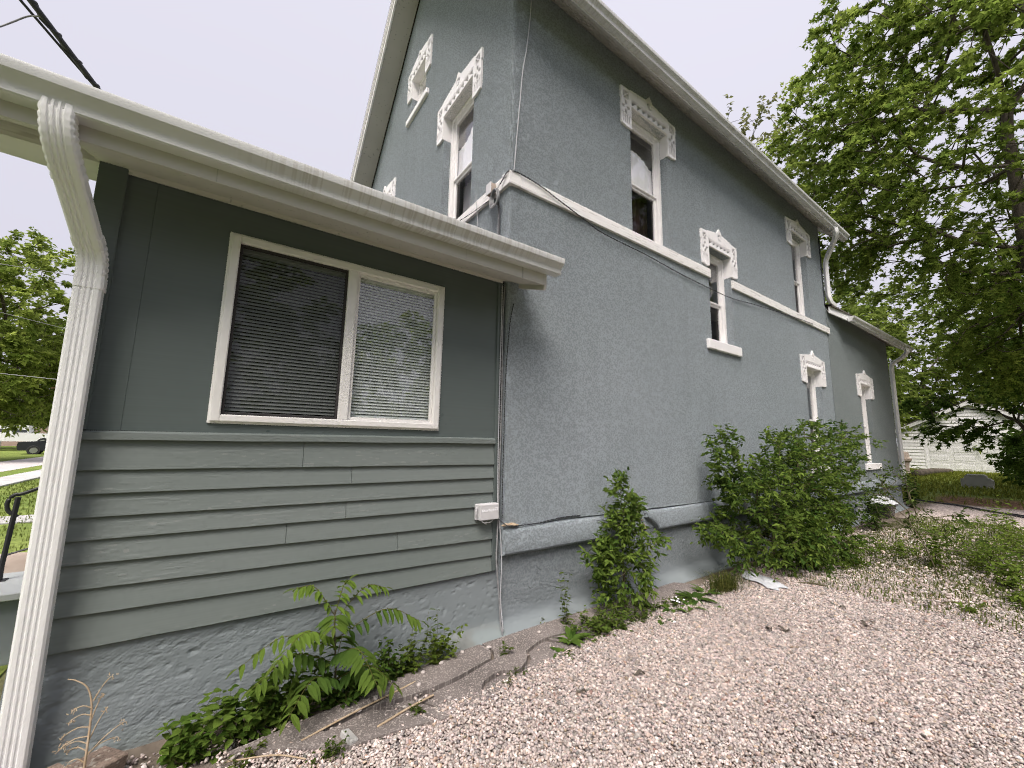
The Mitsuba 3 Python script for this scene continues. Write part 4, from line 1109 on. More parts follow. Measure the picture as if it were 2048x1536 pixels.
# stray pebbles kicked onto the asphalt
PEB = sorted([(-1.05, -.22), (-.82, -.24), (-.66, -.20), (-1.18, -.34), (-.46, -.15), (-1.3, -.40), (-.9, -.36), (-.25, -.2), (.25, -.22), (.6, -.2), (-.55, -.48), (-.1, -.28), (.95, -.25), (-.72, -.31)][:9])
for i, (x, y) in enumerate(PEB):
    rock((x, y, .028), (rng.uniform(.025, .045), .026, .02), i + 3, 'm_plain_pebble', 'pebble', 'single pale pebble on the cracked asphalt strip, ' + ['leftmost', 'second from the left', 'third from the left', 'fourth from the left', 'middle', 'fourth from the right', 'third from the right', 'second from the right', 'rightmost'][i] + ' of nine', 'pebble', i * 1.3, 2, .2, 0, 'pebbles on the asphalt strip')

# ------------------------------------------------------------------ plants: leaves
def unit(a):
    return a / (np.linalg.norm(a, axis=-1, keepdims=True) + 1e-12)


def leaves(out, P, D, U, L, Wd, C, fold=.25, droop=.15, detail=0):
    """P base, D direction, U up-side normal, L length, Wd width, C colour per leaf."""
    n = len(P)
    D = unit(D); S = unit(np.cross(D, U)); U = np.cross(S, D)
    L = np.broadcast_to(L, (n,))[:, None]; Wd = np.broadcast_to(Wd, (n,))[:, None]
    if detail == 0:                                      # kite folded along its midrib
        tip = P + D * L - U * L * droop
        l = P + D * L * .42 + S * Wd * .5 + U * Wd * fold
        r = P + D * L * .42 - S * Wd * .5 + U * Wd * fold
        V = np.stack([P, l, tip, r], 1)
        f = np.array([(0, 2, 1), (0, 3, 2)])
    elif detail == 2:                                    # three-lobed leaf, droopy
        tip = P + D * L - U * L * droop
        a = P + D * L * .52 + S * Wd * .62 + U * Wd * (fold - .1)
        b_ = P + D * L * .52 - S * Wd * .62 + U * Wd * (fold - .1)
        m1 = P + D * L * .55 + S * Wd * .14
        m2 = P + D * L * .55 - S * Wd * .14
        V = np.stack([P, a, m1, tip, m2, b_], 1)
        f = np.array([(0, 2, 1), (0, 4, 2), (2, 4, 3), (0, 5, 4)])
    else:                                                # pointed oval
        ts, ws = (.18, .45, .75), (.36, .5, .32)
        mid = [P + D * L * t - U * L * droop * t * t for t in (0, .18, .45, .75, 1)]
        V = [mid[0]]
        for i, (t, w) in enumerate(zip(ts, ws)):
            V += [mid[i + 1] + S * Wd * w + U * Wd * fold * w * 2, mid[i + 1], mid[i + 1] - S * Wd * w + U * Wd * fold * w * 2]
        V.append(mid[4])
        V = np.stack(V, 1)
        f = [(0, 2, 1), (0, 3, 2)]
        for i in (1, 4):
            f += [(i, i + 1, i + 4), (i, i + 4, i + 3), (i + 1, i + 2, i + 5), (i + 1, i + 5, i + 4)]
        f += [(7, 8, 10), (8, 9, 10)]
        f = np.array(f)
    k = V.shape[1]
    F_ = (f[None] + (np.arange(n) * k)[:, None, None]).reshape(-1, 3)
    out.add(V.reshape(-1, 3), F_); out.c.append(np.repeat(np.clip(C, .004, .9), k, 0))


def palette(n, lo, hi, r, jit=.18):
    t = r.random((n, 1))
    return (np.array(lo) * (1 - t) + np.array(hi) * t) * np.exp(r.normal(0, jit, (n, 1)))


def mst(root_pts, targets, alpha=.35):
    """grow a skeleton: join each target to the cheapest place on the growing tree; returns nodes, parent."""
    nodes = [np.array(p, float) for p in root_pts]
    par = [-1] + list(range(len(nodes) - 1))
    path = [0.0]
    for i in range(1, len(nodes)):
        path.append(path[-1] + np.linalg.norm(nodes[i] - nodes[i - 1]) * .35)
    n = len(targets)
    best, bp_ = np.full(n, 1e18), np.zeros(n, int)
    done = np.zeros(n, bool)

    def relax(i):
        d = np.linalg.norm(targets - nodes[i], axis=1)
        c = d + alpha * path[i]
        m = c < best
        best[m] = c[m]; bp_[m] = i
    for i in range(len(nodes)):
        if i > len(root_pts) // 3 or len(root_pts) < 3:
            relax(i)
    for _ in range(n):
        c = np.where(done, 1e18, best)
        j = int(np.argmin(c)); done[j] = True
        p = bp_[j]
        nodes.append(targets[j]); par.append(p)
        path.append(path[p] + np.linalg.norm(targets[j] - nodes[p]))
        relax(len(nodes) - 1)
    return np.array(nodes), np.array(par)


def branches(out, nodes, par, r_tip, r_max, power=2.3, sides=5, jitter=0.0):
    n = len(nodes)
    w = np.zeros(n); kids = [[] for _ in range(n)]
    for i in range(n - 1, 0, -1):
        if not kids[i]:
            w[i] = max(w[i], 1)
        kids[par[i]].append(i)
        w[par[i]] += w[i]
    # process order: parents precede children in list, so accumulate properly
    w = np.zeros(n); leafy = np.array([len(k) == 0 for k in kids])
    for i in range(n - 1, -1, -1):
        if leafy[i]:
            w[i] = 1
        if i > 0:
            w[par[i]] += w[i]
    rad = np.minimum(r_max, r_tip * w ** (1 / power))
    # chains
    main = {}
    for i in range(n):
        if kids[i]:
            main[i] = max(kids[i], key=lambda k: w[k])
    for i in range(n):
        if i == 0 or main.get(par[i]) != i:
            chain = [i] if i == 0 else [par[i], i]
            while chain[-1] in main:
                chain.append(main[chain[-1]])
            if len(chain) < 2:
                continue
            p = nodes[chain]; r = rad[chain].copy()
            if i:
                r[0] = r[1]
            if len(chain) > 2:
                m = (len(chain) - 1) * 2 + 1
                pp = curve(p, m)
                rr = np.interp(np.linspace(0, 1, m), np.linspace(0, 1, len(r)), r)
            else:
                pp, rr = p, r
            out.tube(pp, rr, sides if rr.max() > .03 else 4, False)
    return rad, leafy, kids


def spray(out, base, dirs, r, k, ln, L, Wd, lo, hi, light, detail=0, droop=.3, flat=.7, fold=.2):
    """twig sprays: k leaves along each twig from base in dirs (n,3), length ln."""
    n = len(base)
    d = unit(dirs)
    t = np.tile(np.linspace(.15, 1.0, k), (n, 1)) + r.normal(0, .05, (n, k))
    side = unit(np.cross(d, [0, 0, 1.0]) + 1e-6)
    sgn = np.where(np.arange(k) % 2 == 0, 1, -1)[None, :] * np.ones((n, 1))
    lnn = np.broadcast_to(ln, (n,))
    P = base[:, None] + d[:, None] * (t * lnn[:, None])[..., None] - np.array([0, 0, 1.0]) * (droop * lnn[:, None] * t ** 2)[..., None]
    D = d[:, None] * .55 + side[:, None] * sgn[..., None] * r.uniform(.3, 1.0, (n, k, 1)) + r.normal(0, .35, (n, k, 3)) - np.array([0, 0, .25])
    U = np.array([0, 0, 1.0]) * flat + r.normal(0, .42, (n, k, 3))
    C = palette(n, lo, hi, r, .10)[:, None] * np.exp(r.normal(0, .16, (n, k, 1))) * (light[:, None, None] if light is not None else 1)
    m = n * k
    leaves(out, P.reshape(m, 3), D.reshape(m, 3), U.reshape(m, 3), L * np.exp(r.normal(0, .18, m)), Wd * np.exp(r.normal(0, .18, m)), C.reshape(m, 3), fold, .2, detail)


def ellipsoid_points(n, parts, r, shell=.55, noise_f=.35, seed=1, gap=.0):
    """points in a union of ellipsoids (c, radii, weight), biased to the outside, thinned by noise for gaps."""
    out = []
    wsum = sum(p[2] for p in parts)
    for c, rad, w in parts:
        m = int(n * w / wsum * 2.2)
        d = unit(r.normal(0, 1, (m, 3)))
        q = r.random(m) ** (1 / 3)
        q = shell + (1 - shell) * q if shell else q
        p = np.array(c) + d * (q * (1 + .16 * nz(d * 3 + np.array(c), 1.0, seed, 2)))[:, None] * np.array(rad)
        keep = nz(p, noise_f, seed + 9, 2) > gap - .25
        out.append(p[keep][: int(n * w / wsum)])
    return np.vstack(out)


def tree(name, label, root, parts, n, seed, leaf, k, L, Wd, lo, hi, trunk_r, shell=.35, tw=.55, droop=.35, gap=.05, noise_f=.5, detail=0, tip_r=.006, alpha=.35, cat='tree', leafmat='m_leaf', up=0.1, group=None, bark='m_bark', power=2.35, avoid=None):
    r = np.random.default_rng(seed)
    pts = ellipsoid_points(n, parts, r, shell, noise_f, seed, gap)
    if avoid is not None:
        pts = pts[~avoid(pts)]
    root = curve(root, 8)
    nodes, par = mst(root, pts, alpha)
    tag(name := nkey(name), label, cat, group)
    b = MB()
    rad, leafy, kids = branches(b, nodes, par, tip_r, trunk_r, power)
    put('trunk', b, bark, name, smooth=True)
    i = np.arange(len(root), len(nodes))
    base = nodes[i]
    d = base - nodes[par[i]]
    ctr = np.array(parts[0][0])
    d = unit(d) + .7 * unit(base - ctr) + r.normal(0, .35, d.shape) + np.array([0, 0, up])
    o = MB()
    light = np.exp(.22 * nz(base, .9, seed + 4, 2))
    for rep in range(leaf):
        dd = d + r.normal(0, .75, d.shape) * (rep > 0)
        spray(o, base - unit(dd) * tw * .25, dd, r, k, tw * r.uniform(.6, 1.25, len(base)), L, Wd, lo, hi, light, detail, droop)
    put('crown', o, leafmat, name, smooth=False)
    return name

GREEN_A, GREEN_B = (.095, .150, .026), (.23, .29, .060)
# big maple at the right edge
tree('maple_tree', 'large leafy maple whose crown fills the upper right of the picture', [(14.6, -3.25, 0.0), (14.5, -3.1, 2.5), (14.25, -2.95, 5.0), (14.0, -2.85, 6.6), (13.9, -2.85, 8.4), (13.8, -2.9, 10.5)],
     [((13.8, -3.0, 10.6), (4.2, 4.9, 6.6), 10), ((16.0, -2.9, 5.4), (2.6, 2.0, 1.9), 1.2), ((12.8, 0.1, 9.6), (2.2, 1.45, 2.5), .9), ((13.6, -3.2, 14.6), (2.6, 2.6, 2.6), 1.6)], 2300, 11, 3, 12, .15, .13, GREEN_A, GREEN_B, .20, avoid=lambda p: (p[:, 1] > -1.3) & (p[:, 2] < 6.6) & (p[:, 0] < 16.5), shell=.3, tw=.65, droop=.45, gap=.20, noise_f=.42, detail=2, tip_r=.010)
tree('low_branch_tree', 'young maple with dark layered branches hanging before the white garage', [(19.6, -2.6, .2), (19.4, -2.4, 1.5), (19.0, -2.0, 2.6)],
     [((18.8, -2.2, 4.6), (1.8, 1.5, 1.0), 1.6), ((18.0, -.75, 2.35), (.8, .85, .32), .45), ((18.6, -.2, 3.3), (.9, .9, .3), .35), ((19.6, -2.45, 3.0), (2.0, 1.0, 2.3), 2.4)], 270, 12, 2, 12, .17, .15, (.055, .10, .02), (.12, .18, .035), .09, shell=.1, tw=.5, droop=.3, gap=-.02, noise_f=.9, detail=2, tip_r=.008)
tree('slender_tree', 'thin sparse tree top showing above the main roof', [(16.0, 5.2, 0.2), (16.0, 5.2, 7), (15.9, 5.0, 11.0), (15.8, 4.9, 13.5)],
     [((15.7, 5.0, 14.6), (1.6, 2.3, 2.0), 3), ((15.6, 3.7, 14.0), (1.3, 1.4, 2.6), 2), ((15.8, 5.0, 11.0), (2.0, 2.5, 2.4), 2)], 150, 13, 1, 11, .20, .12, (.16, .175, .075), (.24, .24, .115), .13, shell=.2, tw=.75, droop=.05, gap=-.1, noise_f=.8, tip_r=.010, up=.8)
for j, (x, y, h, rr, sd, lab, lo, hi) in enumerate([
        (27.0, 6.6, 11.0, 4.6, 21, 'bright green tree behind the rear wing roof', (.12, .175, .035), (.21, .26, .06)),
        (35.5, 2.4, 12.0, 5.4, 22, 'yellow green tree rising behind the white garage', (.11, .165, .032), (.20, .25, .055)),
        (41.0, 10.0, 15.0, 6.4, 23, 'distant pale tree left of the garage roof', (.13, .17, .05), (.21, .25, .075)),
        (37.0, -6.4, 14.0, 6.0, 24, 'dark tree filling the right edge behind the maple', (.05, .09, .018), (.11, .16, .032)),
        (30.0, 13.0, 11.0, 4.8, 25, 'tree hidden mostly behind the house, seen under the rear eave', (.115, .165, .038), (.20, .25, .055))]):
    tree('backyard_tree', lab, [(x, y, .4), (x, y, h * .3), (x + .3, y + .2, h * .55)], [((x, y, h * .62), (rr, rr, h * .42), 4), ((x - 1, y - 1.5, h * .38), (rr * .7, rr * .7, h * .22), 1.2)],
         620, sd, 3, 9, .26, .20, lo, hi, .22, shell=.35, tw=.95, droop=.3, gap=.06, noise_f=.35, tip_r=.012)
tree('undergrowth_shrub', 'dark tangled undergrowth at the right edge beside the concrete block', [(22.8, -3.0, .3), (22.8, -2.9, .8)], [((22.9, -2.25, 1.35), (1.9, 1.0, 1.2), 2.4), ((20.2, -3.3, .9), (1.6, .9, .9), 1.2), ((25.5, -2.2, 1.6), (1.4, 1.6, 1.4), 1)], 420, 31, 2, 10, .13, .09, (.04, .075, .015), (.09, .14, .03), .05, shell=.2, tw=.4, droop=.2, gap=-.05, cat='shrub')
# trees across the street
tree('street_tree', 'broad green tree across the street at the left edge', [(-13.0, 31, 0), (-13.0, 31, 3.0), (-12.8, 31.2, 5.5), (-12.7, 31.2, 8)], [((-12.6, 31.2, 7.8), (4.2, 4.0, 4.6), 5), ((-12.0, 30.6, 4.6), (3.4, 3.0, 2.6), 1.6)], 900, 41, 3, 10, .24, .17, (.17, .235, .05), (.30, .355, .085), .2, shell=.25, tw=.8, droop=.2, gap=.12, noise_f=.5, tip_r=.012, up=.3)
tree('street_tree', 'darker tree behind the parked cars', [(-19.0, 55, 0), (-19.0, 55, 4.0), (-18.8, 55, 7)], [((-18.6, 55.0, 7.6), (6.0, 5.5, 5.0), 4), ((-16.0, 52.0, 5.2), (3.0, 3.0, 2.5), 1)], 600, 42, 3, 9, .34, .26, (.09, .14, .03), (.18, .23, .05), .25, shell=.3, tw=1.1, droop=.3, gap=.1, noise_f=.4, tip_r=.014)
tree('street_tree', 'reddish brown bare looking tree beside the porch downspout', [(-11.0, 38, 0), (-11.0, 38, 3.0), (-10.9, 38, 5)], [((-10.8, 38.0, 5.0), (1.6, 1.8, 2.4), 1)], 160, 43, 2, 8, .18, .12, (.12, .075, .045), (.20, .13, .07), .12, shell=.2, tw=.6, droop=.2, tip_r=.012)
# trees behind the camera: mirrored in the windows; row lengthened and moved close to shade the wall
for j, (x, y, h, rr, sd, lab) in enumerate([(-2.2, -11.5, 7.4, 3.0, 51, 'leafy tree across the drive behind the camera'), (3.2, -11.5, 5.7, 2.9, 52, 'small tree across the drive mirrored in the right window pane'), (8.6, -11.5, 5.9, 3.0, 53, 'tree across the drive farther along'),
                                             (-8.0, -11.5, 8.0, 3.6, 54, 'unseen tree across the drive toward the street'), (13.5, -11.0, 7.6, 3.4, 55, 'unseen tree across the drive toward the backyard'), (19.5, -11.0, 9.0, 4.2, 56, 'unseen tall tree at the back of the drive')]):
    tree('neighbour_tree', lab, [(x, y, 0), (x, y, h * .4)], [((x, y, h * .5), (rr, rr * .8, h * .5), 1)], 260, sd, 2, 8, .32, .26, GREEN_A, GREEN_B, .16, shell=.35, tw=.9, droop=.3)

# ------------------------------------------------------------------ shrubs by the wall
tree('shrub', 'slim bushy shrub with pale green tips growing against the stucco wall', [(1.34, -.27, 0), (1.33, -.26, .25), (1.30, -.27, .55), (1.29, -.28, .85)],
     [((1.28, -.30, .36), (.31, .20, .30), 3.6), ((1.27, -.29, .68), (.21, .16, .26), 2.2), ((1.28, -.28, .98), (.15, .12, .26), 1.3), ((1.48, -.28, .98), (.14, .06, .11), .55), ((.93, -.27, .56), (.20, .10, .13), .7), ((1.78, -.30, .60), (.15, .10, .10), .4), ((1.28, -.28, 1.25), (.05, .05, .12), .35)],
     270, 61, 2, 5, .062, .027, (.058, .108, .022), (.175, .245, .05), .012, shell=.15, tw=.12, droop=.15, gap=-.3, noise_f=2.5, detail=1, tip_r=.0016, cat='shrub', leafmat='m_leaf_near', bark='m_twig', up=.45)
tree('shrub', 'large dark spreading shrub against the wall in front of the ground floor window', [(4.35, -.42, 0), (4.4, -.42, .4), (4.6, -.45, .9)],
     [((3.85, -.55, .72), (.85, .40, .68), 4.2), ((3.22, -.42, 1.45), (.22, .18, .38), .8), ((4.8, -.60, .95), (1.05, .50, .86), 5), ((5.7, -.60, 1.40), (.95, .46, .66), 2.6), ((6.9, -.55, 1.66), (.75, .36, .40), .75), ((6.1, -.50, .65), (.8, .4, .45), 1.2), ((2.85, -.40, .62), (.22, .15, .10), .3), ((8.2, -.5, 1.75), (.5, .3, .16), .12), ((4.8, -.95, .35), (.9, .25, .32), 1.1)],
     980, 62, 2, 7, .072, .036, (.046, .09, .02), (.175, .245, .05), .035, shell=.2, tw=.22, droop=.15, gap=-.12, noise_f=1.3, detail=0, tip_r=.0022, cat='shrub', leafmat='m_leaf_near', bark='m_twig', up=.35)
tree('sapling', 'leggy sapling with thin forked stems standing in the gravel', [(5.55, -1.86, 0), (5.50, -1.80, .3), (5.62, -1.62, .7)],
     [((5.75, -1.50, .95), (.45, .25, .40), 2), ((6.1, -1.9, .55), (.7, .35, .25), 1.6), ((5.2, -1.35, 1.15), (.3, .2, .25), .7)], 95, 63, 1, 6, .06, .03, (.05, .085, .02), (.12, .16, .045), .008, shell=.1, tw=.2, droop=.1, gap=-.3, detail=0, tip_r=.003, cat='sapling', leafmat='m_leaf_near', bark='m_twig', up=.2)


# tree of heaven seedling: every frond a part
TH = 'sumac_seedling'
tag(TH, 'young plant with long feathery fronds growing at the foot of the porch wall', 'seedling')
r = np.random.default_rng(71)
p0 = np.array([-1.40, -.20, 0.0])
st = curve([p0, p0 + (.0, .0, .20), p0 + (-.02, .01, .40), p0 + (-.03, .01, .55)], 14)
put('stem', MB().tube(st, np.linspace(.0085, .004, 14), 6), 'm_twig', TH, smooth=True)
FR = [(.20, (-.46, -.14, .18), 10, 0), (.30, (-.36, -.24, .16), 11, 1), (.24, (.12, -.46, .12), 11, 0), (.30, (.54, -.10, .16), 11, 0), (.12, (-.30, -.28, .12), 9, 0), (.44, (-.24, .02, .26), 9, 1), (.46, (.08, .02, .22), 8, 1), (.40, (.33, .02, .22), 10, 1), (.14, (.30, -.26, .08), 9, 0), (.36, (-.06, -.22, .18), 8, 0), (.20, (.06, .06, .14), 7, 0), (.26, (-.52, -.02, .16), 9, 1)]
for h0, v, k, young in FR:
    a = st[int(h0 / .47 * 13)]
    v = np.array(v)
    tip = a + v + np.array([0, 0, -.10 * np.linalg.norm(v[:2]) / .4])
    midp = a + v * .55 + np.array([0, 0, .05])
    rach = curve([a, midp, tip], 16)
    b = MB(); b.tube(rach, np.linspace(.0032, .0012, 16), 4); b.c.append(np.tile([.16, .15, .05], (b.n, 1)))
    dirv = unit(np.gradient(rach, axis=0))
    P, D, U, L, C = [], [], [], [], []
    for i in range(k):
        t = .16 + .8 * i / (k - 1)
        q = rach[int(t * 15)]; dd = dirv[int(t * 15)]
        side = unit(np.cross(dd, [0, 0, 1.0]))
        for s in (-1, 1):
            P.append(q); D.append(side * s * 1.0 + dd * .38 + np.array([0, 0, -.30 - .25 * r.random()])); U.append(np.array([0, 0, 1.0]) + r.normal(0, .12, 3) + dd * .2)
            L.append((.125 if not young else .105) * (1 - .45 * abs(t - .45)) * r.uniform(.9, 1.1))
            C.append(np.array([.052, .108, .026]) * (1 - .6 * t) + np.array([.19, .27, .045]) * .6 * t if not young else np.array([.145, .225, .04]) * r.uniform(.9, 1.15))
    P.append(rach[-1]); D.append(dirv[-1]); U.append(np.array([0, 0, 1.0])); L.append(.07); C.append(np.array([.13, .18, .04]))
    leaves(b, np.array(P), np.array(D), np.array(U), np.array(L), np.array(L) * .33, np.array(C), .22, .22, 1)
    put('frond', b, 'm_leaf_near', TH)


def weed(name, label, cat, c, spread, h, n, L, Wd, lo, hi, seed, group=None, upright=.5, kind=None):
    """leafy stems rising from c"""
    r = np.random.default_rng(seed)
    o = MB(); P, D, U = [], [], []
    ns = max(3, n // 14)
    for s in range(ns):
        a, q = r.uniform(0, 6.28), math.sqrt(r.random())
        b0 = np.array([c[0] + spread[0] * .6 * q * math.cos(a), c[1] + spread[1] * .6 * q * math.sin(a), gz(c[0])])
        e = b0 + np.array([spread[0] * .55 * r.normal(0, .7), spread[1] * .55 * r.normal(0, .7), h * r.uniform(.45, 1.05)])
        stem_ = curve([b0, (b0 + e) / 2 + r.normal(0, .02, 3), e], 8)
        o.tube(stem_, np.linspace(.0022, .0009, 8), 3, False); 
        m = 14
        for i in range(m):
            t = .12 + .88 * i / (m - 1)
            p = stem_[min(7, int(t * 7))] + r.normal(0, .008, 3)
            a2 = i * 2.4 + r.normal(0, .4)
            P.append(p); D.append([math.cos(a2), math.sin(a2), upright * r.uniform(-.2, 1)]); U.append([r.normal(0, .35), r.normal(0, .35), 1])
    m0 = o.n
    o.c.append(np.tile([.13, .12, .05], (m0, 1)))
    P, D, U = np.array(P), np.array(D), np.array(U)
    hgt = (P[:, 2:3] - gz(c[0])) / h
    C = palette(len(P), lo, hi, r, .15)
    leaves(o, P, D, U, L * np.exp(r.normal(0, .22, len(P))), Wd * np.exp(r.normal(0, .2, len(P))), C, .18, .25, 1)
    return put(name, o, 'm_leaf_near', None, label, cat, group, kind)


WA, WB = (.06, .115, .02), (.15, .225, .042)
weed('weed', 'leafy green weed at the bottom edge nearest the downspout', 'weed', (-2.10, -.24, 0), (.24, .13), .22, 260, .050, .030, WA, WB, 81)
weed('weed', 'round leaved weed in the middle of the low row under the clapboards', 'weed', (-1.86, -.22, 0), (.24, .13), .30, 340, .048, .036, WA, WB, 82)
weed('weed', 'low dense weed left of the feathery seedling', 'weed', (-1.62, -.20, 0), (.22, .12), .33, 320, .046, .034, WA, WB, 83)
weed('weed', 'dense low weed under the feathery seedling', 'weed', (-1.33, -.22, 0), (.24, .11), .22, 260, .044, .030, (.05, .10, .02), (.12, .19, .036), 84)
weed('weed', 'dark small leaved weed right of the feathery seedling', 'weed', (-1.08, -.17, 0), (.14, .08), .28, 240, .036, .024, (.05, .10, .02), (.11, .17, .034), 85)
weed('weed', 'yellow green weed spreading against the plaster', 'weed', (-.93, -.16, 0), (.17, .08), .20, 170, .042, .022, (.075, .12, .02), (.15, .20, .04), 86)
weed('weed', 'tallish faint weed leaning on the porch foundation', 'weed', (-.78, -.10, 0), (.11, .06), .36, 150, .036, .018, (.06, .10, .022), (.12, .16, .04), 87)
weed('weed', 'bright yellow green weed nearest the inside corner', 'weed', (-.62, -.16, 0), (.16, .07), .22, 170, .044, .022, (.085, .13, .022), (.17, .22, .045), 88)
weed('weed', 'tangled weed at the foot of the slim shrub', 'weed', (.90, -.42, 0), (.40, .14), .17, 380, .034, .020, (.07, .12, .024), (.16, .21, .045), 89)
weed('weed', 'low weed right of the slim shrub base', 'weed', (1.25, -.54, 0), (.32, .12), .11, 230, .028, .016, (.06, .095, .02), (.12, .16, .04), 90)
weed('weed', 'thin stemmed weed climbing left of the slim shrub', 'weed', (.58, -.22, 0), (.12, .06), .48, 70, .042, .022, (.06, .10, .02), (.13, .17, .04), 91)
weed('weed', 'small weed sprouting from the crack under the band', 'weed', (.42, -.05, 0), (.05, .02), .05, 20, .03, .014, (.10, .12, .03), (.18, .18, .05), 92)
k_ = weed('weed', 'tuft of low weed in the gravel below the asphalt strip', 'weed', (-1.52, -.66, 0), (.11, .08), .09, 120, .024, .012, (.05, .085, .018), (.10, .14, .03), 93)
weed('weed', 'small tuft at the lower end of the asphalt cracks', 'weed', (-1.02, -.60, 0), (.09, .05), .08, 70, .024, .011, (.05, .085, .018), (.11, .15, .035), 94)
weed('weed', 'small weed growing at the edge of the gravel by the crack', 'weed', (-.30, -.62, 0), (.20, .05), .07, 90, .02, .009, (.055, .085, .02), (.12, .15, .04), 95)
weed('weed', 'tiny upright weed in the crack of the asphalt strip', 'weed', (-.18, -.33, 0), (.03, .02), .09, 24, .035, .014, (.06, .10, .02), (.12, .16, .03), 96)
weed('weed', 'flat weed at the bottom left corner of the gravel', 'weed', (-1.90, -.44, 0), (.16, .06), .05, 90, .024, .012, (.06, .09, .02), (.12, .15, .035), 97)
weed('weed', 'dark leaved weed hanging round the rear wing corner', 'weed', (13.95, -.16, 0), (.25, .12), 1.15, 120, .16, .09, (.025, .05, .012), (.06, .10, .02), 98)
weed('weed', 'leafy weed with pointed leaves in front of the black tub', 'weed', (8.9, -.45, 0), (.9, .25), .95, 420, .085, .05, (.03, .06, .014), (.08, .12, .03), 99)
for i, (x, y, sx, sy, h, n, lab) in enumerate([(5.2, -1.05, .5, .22, .13, 240, 'low weeds at the foot of the big shrub'), (6.8, -1.2, .9, .4, .16, 460, 'weeds and clover spreading over the gravel beyond the shrub'), (6.9, -2.2, 1.0, .40, .52, 1000, 'bright green weeds at the right edge of the gravel'), (8.6, -2.4, 1.3, .5, .55, 1100, 'tall soft weeds behind the sapling at the right edge'),
                                            (5.1, -2.62, .6, .26, .17, 640, 'low grass clump at the right edge of the gravel'), (9.6, -1.2, 1.0, .5, .20, 380, 'thin weeds in the gravel near the black tub'), (11.8, -1.6, 1.2, .6, .16, 300, 'sparse weeds before the dark hose'), (4.3, -2.30, .3, .2, .06, 90, 'sparse weed patch on the gravel near the right edge')]):
    weed('weed', lab, 'weeds', (x, y, 0), (sx, sy), h, n, .055, .022, (.085, .14, .024), (.20, .27, .05), 110 + i, upright=.9)


for i, (x, y, sx, sy, h, n, lab) in enumerate([(6.3, -1.75, .35, .2, .55, 130, 'loose upright weed clump beside the sapling'), (7.6, -1.95, .45, .25, .62, 170, 'tall loose weed clump near the right edge behind the sapling'), (10.2, -2.1, .7, .3, .7, 200, 'tall weeds at the right edge in front of the hose'), (5.9, -2.5, .4, .2, .42, 140, 'loose leafy weed clump at the right edge of the gravel')]):
    weed('weed', lab, 'weeds', (x, y, 0), (sx, sy), h, n, .095, .036, (.075, .125, .022), (.19, .26, .05), 160 + i, upright=.9)


def rosette(name, label, cat, c, n, L, Wd, lo, hi, seed, lift=.6):
    r = np.random.default_rng(seed)
    o = MB()
    a = r.uniform(0, 6.28, n)
    D = np.stack([np.cos(a), np.sin(a), r.uniform(.15, 1.0, n) * lift], 1)
    P = np.array([c[0], c[1], .005]) + np.stack([np.cos(a), np.sin(a), 0 * a], 1) * .012
    leaves(o, P, D, np.tile([0, 0, 1.0], (n, 1)) + r.normal(0, .2, (n, 3)), L * r.uniform(.6, 1.15, n), Wd * r.uniform(.7, 1.15, n), palette(n, lo, hi, r, .12), .16, .38, 1)
    return put(name, o, 'm_leaf_near', None, label, cat)


DA, DB = (.07, .14, .026), (.165, .25, .05)
rosette('dock_weed', 'broad leaved dock plant in the gravel edge below the slim shrub', 'dock plant', (.40, -.44, 0), 26, .155, .062, DA, DB, 131, .9)
rosette('dock_weed', 'small dock plant left of the broad leaved one', 'dock plant', (.20, -.56, 0), 14, .10, .05, DA, DB, 132)
rosette('dock_weed', 'dock plant with small white flowers between shrub and grass tuft', 'dock plant', (1.72, -.54, 0), 18, .15, .045, DA, DB, 133)
rosette('dock_weed', 'largest dock plant left of the grass tuft', 'dock plant', (2.15, -.52, 0), 26, .21, .07, (.045, .09, .02), (.10, .155, .034), 134, .8)
rosette('dock_weed', 'flat dock plant spreading on the gravel edge', 'dock plant', (1.40, -.66, 0), 16, .13, .05, (.045, .085, .02), (.10, .15, .034), 135, .4)
rosette('dock_weed', 'drooping dock plant right under the largest one', 'dock plant', (2.10, -.72, 0), 12, .15, .055, DA, DB, 136, .3)
rosette('dock_weed', 'upright dock plant against the wall base between shrub and flowers', 'dock plant', (1.58, -.42, 0), 16, .15, .05, DA, DB, 137, 1.1)
rosette('dock_weed', 'dock plant touching the right side of the largest one', 'dock plant', (2.42, -.50, 0), 16, .17, .055, DA, DB, 138, .9)
rosette('dock_weed', 'light green dock plant at the edge of the gravel beside the flowers', 'dock plant', (1.92, -.62, 0), 16, .15, .055, DA, DB, 139, .6)
weed('weed', 'lush leafy weed patch spreading in front of the slim shrub', 'weed', (.80, -.54, 0), (.42, .13), .14, 360, .036, .022, (.07, .12, .024), (.17, .23, .05), 143)
weed('weed', 'low clover like weed between the dock plants', 'weed', (1.80, -.48, 0), (.34, .10), .09, 200, .030, .017, (.06, .10, .022), (.14, .19, .042), 141)
weed('weed', 'fine weed along the foot of the plaster left of the slim shrub', 'weed', (.66, -.34, 0), (.26, .07), .13, 170, .028, .016, (.06, .10, .022), (.14, .19, .042), 142)
r = np.random.default_rng(140)
tag('flower_cluster', 'cluster of tiny white flowers on the dock plant', 'flowers')
for i in range(9):
    s = trimesh.creation.icosphere(1, .011)
    put('floret', MB().add(s.vertices * [1, 1, .5] + np.array([1.78, -.56, .09]) + r.normal(0, .022, 3) * [1, 1, .4], s.faces), 'm_letter', 'flower_cluster')


